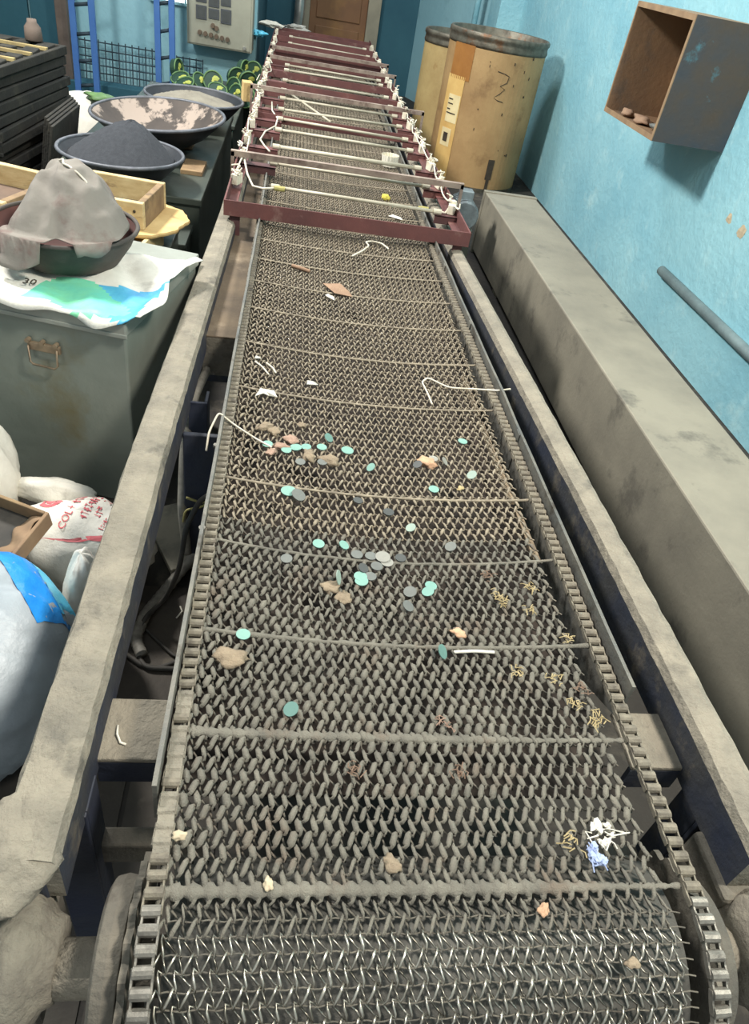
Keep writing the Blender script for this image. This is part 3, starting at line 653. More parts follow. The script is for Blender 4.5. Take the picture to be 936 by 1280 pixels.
pan('empty iron pan with white streaked inside, between the two filled pans', (-.645, 3.985), .318, .43, .135, (math.radians(2), math.radians(-3), 0), 'pan_stain')
pan('iron pan of grey sand, farthest from the camera', (-.555, 4.62), .27, .405, .14, (0, 0, 0), 'pan_iron')
heap('grey_sand', (-.555, 4.62), .240, .07, .512, 0, 'powder_grey', 'flat heap of grey sand in the farthest pan', 2, (-.03, .03))
o = MB().box(-.50, -.40, 3.60, 3.80, .405, .425).build('wood_block', 'wood_old', bevel=.002); tag(recentre(o), 'flat wooden block wedged under the streaked pan', 'wood block')
o = MB().box(-.60, -.50, 4.05, 4.15, .405, .425).build('wood_block', 'wood_old', bevel=.002); tag(recentre(o), 'wooden block supporting the far side of the streaked pan', 'wood block')
o = MB(); o.obox((-.270, 4.70, .60), (.055, .05, .10), .3, .1); tag(recentre(o.build('wood_block', 'plywood', bevel=.003)), 'small upright wooden block on the left rail beside the sand pan', 'wood block')

# wooden crate, round board, sieve frames
cr = loc_thing('wooden_crate', 'pale wooden crate under the broken round board', 'crate', (-.60, 2.60, .39), math.radians(-8))
for (a, b, c, d) in ((-.14, .14, -.14, -.125), (-.14, .14, .125, .14), (-.14, -.125, -.125, .125), (.125, .14, -.125, .125)): part(MB().box(a, b, c, d, 0, .075), 'side_board', 'wood_pale', cr, bevel=.002)
part(MB().box(-.125, .125, -.125, .125, 0, .012), 'bottom_board', 'wood_pale', cr)
def wob2(a): return 1 + .025 * math.sin(5 * a) + .02 * math.sin(11 * a + 1) + (.012 * math.sin(23 * a))
rb = MB().lathe([(.001, 0), (.205, 0), (.207, .006), (.205, .012), (.001, .012)], (0, 0, 0), 72, wob=wob2).build('round_board', 'plywood')
rb.location = (-.565, 2.74, .466); tag(rb, 'broken round plywood board under the wooden sieve frame', 'board')
def sieve(label, loc, rz, sx, sy, h, mt, floor_m, tilt=0):
    p = loc_thing('wooden_sieve', label, 'sieve frame', loc, rz); p.rotation_euler = (tilt, 0, rz); t = .024
    part(MB().box(-sx, sx, -sy, -sy + t, 0, h), 'frame_board', mt, p, bevel=.003); part(MB().box(-sx, sx, sy - t, sy, 0, h), 'frame_board', mt, p, bevel=.003)
    part(MB().box(-sx, -sx + t, -sy + t, sy - t, 0, h), 'frame_board', 'wood_old' if mt == 'wood_pale' else mt, p, bevel=.003); part(MB().box(sx - t, sx, -sy + t, sy - t, 0, h), 'frame_board', 'wood_old', p, bevel=.003)
    part(MB().box(-sx + t, sx - t, -sy + t, sy - t, .01, .014), 'sieve_sheet', floor_m, p)
    for z in (.025, .06): part(MB().lathe([(.005, -.003), (.005, .0)], (sx - .03, -sy, z), 8, 'y'), 'nail_hole', 'ink_dark', p)
    return p
sieve('pale wooden sieve frame resting on the round plywood board', (-.645, 2.755, .478), math.radians(-7), .175, .142, .09, 'wood_pale', 'sieve_cloth')
sieve('pale wooden sieve frame at the left edge behind the cloth', (-.90, 2.345, .590), math.radians(-17), .17, .165, .075, 'wood_pale', 'sieve_brown')
b2 = MB().box(-1.0, -.80, 2.38, 2.46, .39, .588); tag(recentre(b2.build('wood_block', 'wood_old', bevel=.002)), 'old wooden block under the left sieve frame', 'wood block')

# sack sheet on the trunk, dark pan, grey cloth
sh = loc_thing('printed_sack', 'flattened white woven sack with green and blue print spread on the trunk', 'sack', (-.366, 1.653, .58), math.radians(-12.6))
def sheet(u, v):
    x = -.62 + .66 * u + .02 * math.sin(7 * v) ; y = -.012 + .42 * v + .014 * math.sin(9 * u) - (.04 * math.exp(-((u - .85) / .08) ** 2) * (1 - v))
    z = .006 + .010 * abs(math.sin(9 * u + 3 * v)) * abs(math.sin(5 * v + 2 * u)) + .004 * math.sin(31 * u + 17 * v)
    if y < -.006: z -= min(.05, (-.006 - y) * .9)
    if x > 0: z += .022 * min(1, x / .03)
    return (x, y, z)
m = MB(); m.grid(sheet, 60, 40); g = m.build('sack_sheet', ['sack_white', 'print_green', 'print_blue'], sh, world=False, smooth=True, solid=.002)
pm = g.data
for p in pm.polygons:
    c = p.center; u, v = (c.x + .62) / .66, (c.y + .035) / .42
    e = .5 * math.sin(13 * u) * .06
    if u > .54 and .07 + e < v < .42 + .3 * (u - .5) + e: p.material_index = 1 if u < .82 + .1 * math.sin(9 * v) else 2
    if u > .985: p.material_index = 0
dp = loc_thing('iron_pan', 'dark brown pan on the trunk holding the grey cloth', 'pan', (-.575, 1.985, .598), 0, 'large round iron pans')
part(MB().lathe([(.001, 0), (.13, 0), (.165, .05), (.182, .09)], n=48, cap=False), 'pan_bowl', 'pan_brown', dp, smooth=True)
part(MB().lathe([(.179, .091), (.16, .05), (.128, .008), (.001, .008)], n=48, cap=False), 'pan_lining', 'pan_red', dp, smooth=True)
part(MB().tube([(.182 * math.cos(a), .182 * math.sin(a), .09) for a in np.linspace(0, 2 * PI, 57)], .006, 8, cap=False), 'rolled_rim', 'pan_brown', dp, smooth=True)
# grey cloth bag: a peaked heap inside the pan, spilling over the front rim
HEM = np.array([(-.71, 1.805, .625), (-.635, 1.775, .625), (-.577, 1.79, .65), (-.56, 1.833, .685), (-.506, 1.796, .665), (-.454, 1.822, .67), (-.414, 1.872, .69), (-.406, 1.974, .70), (-.459, 2.108, .70), (-.538, 2.15, .70), (-.603, 2.12, .70), (-.649, 2.05, .69), (-.675, 1.957, .66)]); PK = np.array((-.575, 2.005, .835)); n = 90; K = 32
tt = np.arange(n) / n * len(HEM); HH = np.concatenate([HEM, HEM[:1]]); HM = np.stack([np.interp(tt, np.arange(len(HEM) + 1), HH[:, d]) for d in range(3)], -1)
for _ in range(2): HM = (np.roll(HM, 1, 0) + 2 * HM + np.roll(HM, -1, 0)) / 4
m = MB(); V = []
for k in range(K + 1):
    t = k / K
    for j in range(n):
        p = PK * (1 - t) + HM[j] * t; b = math.sin(PI * t)
        d = HM[j] - PK; d = d / np.linalg.norm(d)
        q = Vector((p[0] * 16, p[1] * 16, 1.0)); cr = 1 - 2 * abs(mnoise.noise(q)); cr2 = mnoise.noise(q * 2.3 + Vector((3, 7, 1)))
        x, y, z = p[0] + d[0] * .018 * b, p[1] + d[1] * .018 * b, p[2] + .026 * b + (.020 * cr + .010 * cr2) * min(1, 4 * t) * (1 - .6 * t)
        dd = math.hypot(x + .575, y - 1.985)
        if dd < .197: z = max(z, .702 if dd > .15 else .69)
        V.append((x, y, z))
F = [(k * n + j, (k + 1) * n + j, (k + 1) * n + (j + 1) % n, k * n + (j + 1) % n) for k in range(K) for j in range(n)]
m.add(V, F); o = m.build('grey_cloth', 'cloth_grey', smooth=True, solid=.002); recentre(o); tag(o, 'crumpled grey cloth bag heaped in the dark pan', 'cloth')
m = MB(); m.tube([(0, 0, .0), (.01, -.005, .006), (.014, -.02, .0), (.03, -.03, -.002), (.055, -.045, -.012), (.075, -.055, -.026), (.08, -.07, -.042)], .003, 6); o = m.build('white_string', 'wire_white', smooth=True); o.location = (-.577, 2.0, .838); tag(o, 'white string tied over the grey cloth bag', 'string')

# sacks, bags and tray by the trunk foot
def sackobj(label, c, r, seed, mt='sack_white', rz=0, amp=.16, name='woven_sack'):
    m = MB(); V, F = lump((0, 0, r[2]), r, seed, amp, 40, 24, rz, 2.2); V = [(x, y, max(z, 0.0)) for x, y, z in V]; m.add(V, F)
    o = m.build(name, mt, smooth=True); o.location = c; tag(o, label, 'sack'); return o
sackobj('white woven sack with red printed lettering beside the trunk', (-.445, 1.33, .0), (.17, .13, .125), 21, rz=-.2)
sackobj('white sack stuffed against the trunk at the left edge', (-.745, 1.50, .0), (.12, .10, .20), 22)
sackobj('rolled white sack mouth lying at the trunk foot', (-.55, 1.50, .12), (.10, .035, .04), 23, rz=-.1)
def surf_z(o, x, y, default):
    """height of an authored mesh at world x, y (nearest top vertex)"""
    best = default; bd = 9
    for v in o.data.vertices:
        dx, dy = v.co.x + o.location.x - x, v.co.y + o.location.y - y; d = dx * dx + dy * dy
        if d < bd and v.co.z > .02: bd = d; best = v.co.z + o.location.z
    return best
sk = bpy.data.objects['woven_sack']
def text_mesh(txt, size, name, mt, par, loc, rot, extr=.0006):
    cu = bpy.data.curves.new(name, 'FONT'); cu.body = txt; cu.size = size; cu.extrude = extr; cu.resolution_u = 2
    t = bpy.data.objects.new(name, cu); COL.objects.link(t); bpy.context.view_layer.update()
    me = bpy.data.meshes.new_from_object(t); bpy.data.objects.remove(t); me.materials.clear(); me.materials.append(MAT[mt])
    o = bpy.data.objects.new(name, me); COL.objects.link(o); o.parent = par; o.location = loc; o.rotation_euler = rot; return o
def bvh_of(o):
    from mathutils.bvhtree import BVHTree
    return BVHTree.FromPolygons([v.co + Vector(o.location) for v in o.data.vertices], [tuple(p.vertices) for p in o.data.polygons])
def drape(o, on, lift=.0015):
    """settle a flat mesh (child of on) onto the surface of on from above"""
    t = bvh_of(on); M = Matrix.LocRotScale(o.location, o.rotation_euler, None)
    for v in o.data.vertices:
        w = M @ v.co + Vector(on.location); h = t.ray_cast(Vector((w.x, w.y, 3)), Vector((0, 0, -1)))
        hp = h[0] if h[0] else t.find_nearest(Vector((w.x, w.y, .1)))[0]; v.co = Vector((hp.x, hp.y, hp.z + lift + v.co.z)) - Vector(on.location)
    o.location = (0, 0, 0); o.rotation_euler = (0, 0, 0); o.data.update()
def smudge(n, h, seed):
    """a line of worn, unreadable printed letters"""
    g = np.random.default_rng(seed); m = MB(); x = 0
    for i in range(n):
        w = h * g.uniform(.35, .6)
        if g.random() > .14:
            for q in range(g.integers(2, 4)):
                if g.random() < .5: m.box(x + w * g.uniform(0, .7), x + w * g.uniform(0, .7) + h * .13, 0, h * g.uniform(.6, 1), 0, .0004)
                else: yy = h * g.uniform(0, .85); m.box(x, x + w, yy, yy + h * .14, 0, .0004)
        x += w + h * .18
    return m
o = text_mesh('COL', .024, 'print_line', 'print_red', sk, (-.012, -.055, .3), (0, 0, math.radians(76))); drape(o, sk)
for i, (x, y, h, n) in enumerate(((.000, .002, .022, 5), (.030, -.025, .020, 9), (.057, -.025, .018, 8), (.074, -.050, .012, 12))):
    o = smudge(n, h, 90 + i).build('print_line', 'print_red', sk, world=False); o.location = (x, y, .3); o.rotation_euler = (0, 0, math.radians(76)); drape(o, sk)
m = MB(); P = [(-.062 + .024 * math.cos(a), .045 + .024 * math.sin(a), 0) for a in np.linspace(.6, 2 * PI - .3, 30)]; m.tube(P, .006, 6, .1); P = [(-.062 + .010 * math.cos(a), .045 + .010 * math.sin(a), 0) for a in np.linspace(0, 2 * PI, 20)]; m.tube(P, .005, 6, .1)
o = m.build('print_emblem', 'print_red', sk, world=False); drape(o, sk)
m = MB(); m.grid(lambda u, v: (-.06 + .20 * u, -.075 + .018 * v * u + .0 * v, 0), 24, 3); o = m.build('print_stripe', 'print_red', sk, world=False); drape(o, sk)

o = text_mesh('30', .034, 'print_number', 'ink_dark', sh, (-.29, .055, .0225), (math.radians(8), 0, math.radians(12)))
# tilted cardboard tray
ct = loc_thing('wooden_tray', 'shallow brown tray leaning between the sacks and the plastic bag', 'tray', (-.595, 1.185, .275), math.radians(-20)); ct.rotation_euler = (math.radians(12), math.radians(4), math.radians(-20))
part(MB().box(-.16, .10, -.09, .09, 0, .006), 'tray_floor', 'cable_dark', ct)
for (a, b, c, d, mt) in ((-.16, .10, .084, .092, 'wood_old'), (-.16, .10, -.096, -.088, 'wood_old'), (.10, .108, -.096, .092, 'card_brown')): part(MB().box(a, b, c, d, 0, .045), 'tray_side', mt, ct, bevel=.002)
m = MB(); m.grid(lambda u, v: (.055 + .045 * u + .006 * math.sin(14 * v), -.085 + .17 * v, .010 + .03 * u + .005 * math.sin(20 * v + 3 * u)), 8, 24); part(m, 'torn_liner', 'card_brown', ct, solid=.002, smooth=True)
sackobj('grey sack under the brown tray', (-.66, 1.20, 0), (.12, .10, .105), 25, 'cloth_grey', name='grey_sack')

# big clear plastic bag with blue print
m = MB(); V, F = lump((0, 0, .21), (.215, .225, .215), 31, .09, 56, 34, .3, 2.3); V = [(x, y, max(z, 0)) for x, y, z in V]; m.add(V, F)
pb = m.build('plastic_bag', 'bag_plastic', smooth=True); pb.location = (-.545, .90, 0); tag(pb, 'bulging greyish plastic bag with blue stripe beside the left rail', 'bag')
def on_bag(poly, name, mt, n=14, lift=.003):
    m = MB(); a, b, c, d = [np.array(p) for p in poly]
    def fn(u, v):
        p = (a * (1 - u) + b * u) * (1 - v) + (d * (1 - u) + c * u) * v; return (p[0] - pb.location.x, p[1] - pb.location.y, 0)
    m.grid(fn, n, n); o = m.build(name, mt, pb, world=False, smooth=True); drape(o, pb, lift); return o
on_bag([(-.55, 1.085), (-.50, 1.115), (-.345, .93), (-.385, .875)], 'blue_stripe', 'bag_blue')
on_bag([(-.50, 1.115), (-.455, 1.10), (-.342, .955), (-.36, .93)], 'cyan_stripe', 'bag_cyan', lift=.004)
sackobj('small white plastic bag squeezed between the big bag and the rail', (-.365, 1.09, 0), (.045, .075, .17), 35, 'sack_white', name='white_bag')

# ------------------------------------------------------------------ under the left side of the machine
o = MB(); o.obox((-.225, 1.47, .06), (.13, .22, .02), .5, .15); o.obox((-.225, 1.5, .02), (.10, .16, .04), .5); tag(recentre(o.build('metal_offcut', 'duct_grey', bevel=.003)), 'dusty sheet metal offcut lying on the floor under the machine', 'metal sheet')
def cable(label, P, r, mt, name='cable', n=8, ribs=False):
    P = np.array(P, float); tt = np.linspace(0, len(P) - 1, len(P) * 10); S = np.stack([np.interp(tt, np.arange(len(P)), P[:, d]) for d in range(3)], -1)
    kk = np.hanning(11); kk /= kk.sum(); S = np.stack([np.convolve(np.pad(S[:, d], 5, 'edge'), kk, 'valid') for d in range(3)], -1)
    rad = np.full(len(S), r)
    if ribs: rad = r * (1 + .08 * np.sin(np.arange(len(S)) * 2.5))
    o = MB().tube(S, rad, n).build(name, mt, smooth=True); tag(recentre(o), label, 'cable'); return o
cable('ribbed grey conduit curving over the floor under the machine', [(-.13, 1.42, .10), (-.19, 1.38, .05), (-.24, 1.30, .02), (-.275, 1.22, .018), (-.285, 1.14, .018), (-.26, 1.09, .018)], .014, 'cable_grey', 'conduit_hose', 10, True)
cable('dark cable looping down from the left guard', [(-.115, 1.22, .42), (-.14, 1.2, .41), (-.165, 1.17, .36), (-.18, 1.16, .24), (-.22, 1.2, .1), (-.27, 1.2, .03), (-.29, 1.13, .012), (-.25, 1.06, .012), (-.17, 1.06, .012)], .006, 'cable_dark')
cable('second dark cable lying along the floor plate', [(-.30, 1.10, .01), (-.26, 1.07, .01), (-.22, 1.06, .01), (-.15, 1.10, .01)], .006, 'cable_dark')
cable('thin dark cable crossing the floor plate', [(-.27, 1.18, .01), (-.23, 1.14, .01), (-.19, 1.10, .01), (-.15, 1.09, .01)], .004, 'cable_dark')
cable('grey hose hanging beside the blue upright plate', [(-.185, 1.8, .40), (-.20, 1.6, .42), (-.205, 1.45, .36), (-.20, 1.36, .25), (-.185, 1.33, .12)], .012, 'cable_grey', 'conduit_hose')
cable('yellow wire tied round the blue upright plate', [(-.19, 1.345, .30), (-.15, 1.345, .285), (-.115, 1.345, .31), (-.15, 1.35, .27), (-.19, 1.345, .26), (-.2, 1.345, .2)], .003, 'cable_yellow', 'tie_wire')
cable('thin white wire arching beside the left sprocket', [(-.125, .46, .31), (-.14, .44, .27), (-.152, .41, .22), (-.152, .38, .2), (-.145, .36, .19)], .0012, 'wire_white', 'loose_wire')
for k, (x, y) in enumerate(((-.175, 1.20), (-.20, 1.22), (-.165, 1.22))):
    tag(MB().tube([(x, y, .008), (x + .012, y + .02, .012), (x + .004, y + .04, .008)], .002, 5).build('plastic_scrap', 'scrap_white', smooth=True), ['curled white scrap on the floor plate nearest the apron', 'curled white scrap on the floor plate nearest the rail', 'curled white scrap farthest back on the floor plate'][k], 'scrap', 'scraps on the floor plate')
tag(recentre(MB().tube([(-.185, .60, .48), (-.183, .585, .482), (-.176, .572, .481), (-.168, .57, .4795)], .0018, 5).build('plastic_scrap', 'scrap_white', smooth=True)), 'curled pale scrap on the left cross plate', 'scrap')

# ------------------------------------------------------------------ back of the room
# stack of casting trays
TR = None
for k in range(15):
    z = k * .047; r_ = np.random.default_rng(60 + k); top = k == 14
    lab = 'topmost dark casting tray with yellowish cross bars on the stack' if top else 'dark casting tray, number %s from the floor in the stack' % ['one', 'two', 'three', 'four', 'five', 'six', 'seven', 'eight', 'nine', 'ten', 'eleven', 'twelve', 'thirteen', 'fourteen'][k]
    if k == 13: lab = 'dark casting tray directly beneath the topmost barred tray'
    t = loc_thing('casting_tray', lab, 'tray', (-1.78 + r_.normal(0, .012), 4.12 + r_.normal(0, .02), z), math.radians(-6) + r_.normal(0, .015), 'stack of casting trays')
    sx, sy = .52, .50
    part(MB().box(-sx + .02, sx - .02, -sy + .02, sy - .02, .004, .026), 'tray_bed', 'tray_dark', t)
    for (a, b, c, d) in ((-sx, sx, -sy, -sy + .025), (-sx, sx, sy - .025, sy), (-sx, -sx + .025, -sy + .025, sy - .025), (sx - .025, sx, -sy + .025, sy - .025)): part(MB().box(a, b, c, d, 0, .040), 'tray_rim', 'tray_dark', t, bevel=.004)
    part(MB().box(-sx - .01, sx + .012, -sy - .012, -sy, .0, .012), 'rim_flange', 'tray_dark', t)
    if top:
        for y in (-.30, -.10, .10, .30): part(MB().box(-sx + .03, sx - .03, y, y + .02, .030, .046), 'cross_bar', 'tray_bar', t, bevel=.002)
        part(MB().box(.13, .165, -sy + .01, sy - .05, .036, .054), 'cross_bar', 'tray_bar', t, bevel=.002)
        for i in range(9):
            for y in (-.40, -.20, .0, .20, .40):
                x = -.44 + i * .11
                if abs(x - .15) < .04: continue
                part(MB().obox((x, y + .01, .032), (.07, .09, .02), r_.normal(0, .1), r_.normal(0, .05)), 'mould_block', 'tray_dark', t, bevel=.004)
# leaning plates at the right side of the stack
for k in range(4):
    o = MB(); o.obox((0, 0, .26), (.012, .50, .52), 0, 0, math.radians(11)); o = o.build('leaning_plate', 'tray_dark', bevel=.002); o.location = (-1.185 + k * .022, 4.05 - k * .05, 0)
    tag(o, ['dark plate leaning on the tray stack, innermost', 'dark plate leaning on the tray stack, second from it', 'dark plate leaning on the tray stack, third from it', 'dark plate leaning on the tray stack, outermost'][k], 'metal plate', 'plates leaning on the tray stack')
o = MB().lathe([(.001, 0), (.05, 0), (.055, .01), (.05, .12), (.03, .16), (.028, .19), (.001, .19)], (0, 0, 0), 20).build('rusty_can', 'post_brown', smooth=True); o.location = (-1.36, 4.52, .705); o.scale = (.8, .8, .5); tag(o, 'small rusty can standing on the tray stack', 'can')
cable('white cord hanging at the corner of the tray stack', [(-1.10, 3.9, .50), (-1.085, 3.88, .46), (-1.08, 3.87, .3), (-1.07, 3.86, .1), (-1.06, 3.84, .02)], .004, 'wire_white', 'hanging_rope')
sackobj('crumpled white sack with green print behind the black powder pan', (-1.27, 5.05, .0), (.20, .14, .20), 41, 'sack_white', name='white_sack')
o = MB(); V, F = lump((0, 0, .03), (.08, .06, .02), 42, .3); o.add(V, F); o = o.build('leaf_scrap', 'disc_rim', smooth=True); o.location = (-1.16, 4.97, .37); tag(o, 'green scrap lying on the crumpled white sack', 'scrap')

def ladder(label, x0, x1, y, zs, lean):
    l = loc_thing('blue_ladder', label, 'ladder', ((x0 + x1) / 2, y, 0)); w = (x1 - x0) / 2; l.rotation_euler = (math.radians(-3), 0, 0)
    for x in (-w, w): part(MB().box(x - .022, x + .022, -.02, .02, 0, 1.75), 'ladder_rail', 'rack_blue', l, bevel=.003)
    for z in zs: part(MB().tube([(-w + .02, 0, z), (w - .02, 0, z + .02)], .013, 8), 'rung', 'grid_dark', l, smooth=True)
    return l
ladder('blue steel ladder standing near the left brown post', -1.73, -1.585, 6.75, (.10, .27, .45, .64, .82, 1.0, 1.2, 1.4), 0)
ladder('blue steel ladder beside the control cabinet window', -1.095, -.985, 6.75, (.2, .38, .56, .74, .92, 1.1, 1.3), 0)
o = MB().box(-1.92, -1.83, 7.0, 7.1, 0, 3.0).build('brown_post', 'post_brown', bevel=.006); tag(recentre(o), 'brown roof post between the dark panels and the ladder', 'post')
gp = loc_thing('wire_grid', 'dark wire grid panel leaning on the blue back wall', 'grid', (-1.45, 7.22, 0)); gp.rotation_euler = (math.radians(-8), 0, 0)
for i in range(13): part(MB().tube([(-.38 + i * .055, 0, .0), (-.38 + i * .055, 0, .37)], .005, 5), 'grid_bar', 'grid_dark', gp)
for j in range(7): part(MB().tube([(-.38, .004, .015 + j * .056), (.28, .004, .015 + j * .056)], .005, 5), 'grid_bar', 'grid_dark', gp)
gp = loc_thing('wire_grid', 'small dark wire grid below the control cabinet', 'grid', (-.92, 7.22, .1)); gp.rotation_euler = (math.radians(-8), 0, 0)
for i in range(5): part(MB().tube([(-.1 + i * .055, 0, .0), (-.1 + i * .055, 0, .25)], .005, 5), 'grid_bar', 'grid_dark', gp)
for j in range(5): part(MB().tube([(-.1, .004, .015 + j * .056), (.12, .004, .015 + j * .056)], .005, 5), 'grid_bar', 'grid_dark', gp)
o = MB().box(-1.02, -.80, 7.15, 7.33, 0, .1).build('low_box', 'dark_steel', bevel=.004); tag(recentre(o), 'low dark box under the small wire grid', 'box')
o = MB().box(-1.95, -1.12, 6.95, 7.13, 0, .09).build('low_bench', 'wall_teal_dark', bevel=.004); tag(recentre(o), 'low dark blue ledge along the back wall behind the ladder', 'ledge')

cp = loc_thing('control_cabinet', 'cream control cabinet with dark meters and knobs on the back wall', 'cabinet', (-.65, 7.215, .47))
part(MB().box(-.26, .27, -.12, .13, 0, .95), 'cabinet_body', 'panel_cream', cp, bevel=.008)
part(MB().box(-.245, .255, -.128, -.12, .012, .94), 'cabinet_door', 'panel_cream', cp, bevel=.003)
for (x, z, w, h) in ((-.185, .26, .085, .095), (-.085, .275, .085, .07), (.012, .255, .085, .10), (-.185, .375, .085, .06), (-.085, .355, .085, .11), (.012, .375, .08, .06), (-.185, .45, .085, .07), (-.085, .48, .085, .06), (.012, .45, .08, .06), (-.185, .535, .085, .06), (-.085, .555, .085, .06), (.012, .525, .08, .06)):
    z -= .075
    mm = part(MB().box(x, x + w, -.137, -.128, z, z + h), 'meter', 'meter_dark', cp, bevel=.002)
    part(MB().box(x + .012, x + w - .012, -.1385, -.137, z + .012, z + h - .012), 'meter_glass', 'grey_disc_dark', mm)
for i in range(6): part(MB().lathe([(.016, -.03), (.018, 0)], (-.155 + i * .045, -.128, .095 - .004 * i), 12, 'y'), 'knob', 'knob_brown', cp)
for (x, z) in ((-.05, .155), (-.02, .14)): part(MB().lathe([(.016, -.03), (.018, 0)], (x, -.128, z), 12, 'y'), 'knob', 'knob_brown', cp)
part(MB().lathe([(.012, -.02), (.014, 0)], (.21, -.128, .035), 12, 'y'), 'cabinet_lock', 'pipe_silver', cp)

# pile of green discs
o = MB().box(-.94, -.30, 6.13, 7.1, 0, .24).build('low_bench', 'dark_steel', bevel=.004); tag(recentre(o), 'low dark bench carrying the pile of green reels', 'bench')
reels = [(-.462, 6.50, .375, 25, 0, 'upper left green reel of the large pair'), (-.365, 6.42, .375, 18, -5, 'upper right green reel facing the camera beside the rail'), (-.45, 6.28, .335, -40, 15, 'tilted green reel under the large pair'), (-.43, 6.18, .31, -45, 25, 'lower green reel tipped forward near the rail'), (-.335, 6.09, .305, -40, 30, 'lowest green reel tipped forward beside the rail'),
         (-.625, 6.34, .345, 10, 25, 'single green reel standing apart in the middle'), (-.72, 6.32, .325, 50, 40, 'green reel on its edge left of the middle one'), (-.81, 6.19, .315, -30, 60, 'pale rimmed green reel at the pile left end'), (-.87, 6.38, .315, -20, 60, 'green reel behind the pale rimmed one'), (-.42, 6.72, .40, 60, 5, 'dark green reel at the top of the pile under the cabinet'), (-.33, 6.74, .40, -20, 5, 'green reel at the top right of the pile'), (-.93, 6.6, .35, 70, 10, 'green reel leaning beneath the small wire grid'), (-.58, 6.24, .30, 20, 60, 'green reel lying before the single standing one')]
for (x, y, z, yaw, tilt, lab) in reels:
    r_ = loc_thing('green_reel', lab, 'reel', (x, y, z), 0, 'green reels under the cabinet'); r_.rotation_euler = (math.radians(-tilt), 0, math.radians(yaw)); R = .070
    part(MB().lathe([(.001, -.02), (R, -.02), (R, .02), (.001, .02)], axis='y', n=28), 'reel_body', 'disc_green', r_)
    part(MB().tube([(R * math.cos(a), -.022, R * math.sin(a)) for a in np.linspace(0, 2 * PI, 33)], .006, 6, cap=False), 'reel_rim', 'disc_rim', r_, smooth=True)
    m = MB(); V, F = lump((.022, -.021, .022), (.024, .003, .018), int(x * -1000), .4, 12, 6); m.add(V, F); part(m, 'yellow_mark', 'disc_yellow', r_)
    part(MB().lathe([(.010, -.026), (.010, -.02)], axis='y', n=12), 'hub', 'disc_yellow', r_)
# plastic sheet and rags at the far end of the rack
for k, (x, y, z, mt, lab) in enumerate(((-.25, 7.78, .635, 'scrap_white', 'crumpled pale plastic on the far left corner of the rack'), (-.02, 7.90, .63, 'scrap_grey', 'silvery crumpled plastic at the far end of the rack'), (-.33, 7.3, .60, 'bag_cyan', 'pale blue rag hanging left of the rack end'))):
    m = MB(); V, F = lump((0, 0, 0), (.10 if k < 2 else .05, .05, .025), 70 + k, .6, 18, 9); m.add(V, F); o = m.build('crumpled_plastic', mt); o.location = (x, y, z); tag(o, lab, 'plastic')

# ------------------------------------------------------------------ things lying on the belt
def on_belt(x, y, dz=.0045): return beltz(x, y) + dz
def disc(x, y, mt, lab, d=.022, tilt=(0, 0), grp='teal discs on the belt', dz=.0055):
    m = MB(); t = .0007; tilt = (tilt[0] * .35, tilt[1] * 1.2)
    g = np.random.default_rng(int(x * 1000 + y * 3000)); e = g.uniform(.9, 1.0)
    m.lathe([(.001, -t), (d / 2, -t), (d / 2, t), (.001, t)], n=22)
    o = m.build('round_disc', mt); o.location = (x, y, on_belt(x, y, dz) + abs(tilt[0]) * d * .4 + abs(tilt[1]) * d * .4); o.rotation_euler = (tilt[0] + g.normal(0, .04), tilt[1] + g.normal(0, .04), 0)
    tag(o, lab, 'disc', grp); return o
T, TD, PD = 'teal_disc', 'teal_deep', 'pale_disc'
for a in [(-.004, 1.241, T, 'leftmost teal disc of the row by the clay crumbs'), (.036, 1.231, T, 'second teal disc from the left in the upper row'), (.056, 1.245, T, 'third teal disc from the left, touching the clay crumb', .025), (.078, 1.252, T, 'fourth teal disc from the left, overlapping the third'), (.112, 1.259, T, 'teal disc just left of the tilted one in the upper row'),
          (.127, 1.287, TD, 'tilted teal disc topping the upper row', .022, (.7, .5)), (.168, 1.258, T, 'bright teal disc at the right end of the upper row', .027), (.214, 1.194, T, 'small tilted teal disc right of the upper row', .02, (.5, -.6)), (.044, 1.093, T, 'large teal disc overlapping a grey disc below the rod', .031),
          (.436, 1.321, T, 'teal disc near the right chain, highest on that side'), (.431, 1.185, PD, 'pale tilted disc near the right chain', .022, (.4, -.5)), (.344, 1.141, T, 'teal disc right of centre above the bowed rod'), (.281, 1.016, PD, 'pale disc in the belt centre below the bowed rod', .02, (.4, -.4)),
          (.302, .868, T, 'upper teal disc of the touching pair right of centre'), (.293, .849, T, 'lower teal disc of the touching pair right of centre', .022, (.2, -.3)), (.176, .883, T, 'upper teal disc under the grey disc cluster', .024), (.177, .871, T, 'lower teal disc under the grey disc cluster', .024),
          (.102, .958, T, 'teal disc left of the grey cluster, larger one'), (.149, .958, T, 'teal disc left of the grey cluster, nearer the cluster', .020, (.3, .3)), (-.019, .721, T, 'teal disc by the left chain above the clay lump'), (.056, .585, TD, 'teal disc standing tilted in the weave, nearest the camera', .022, (.6, -.3)), (.134, .86, PD, 'pale sliver disc tilted on the brown crumb', .026, (.5, 1.0)), (.295, .705, TD, 'crumpled teal disc tilted against the cross rod', .024, (.7, .6))]:
    disc(*a)
G, GD, GL = 'grey_disc', 'grey_disc_dark', 'grey_disc_light'
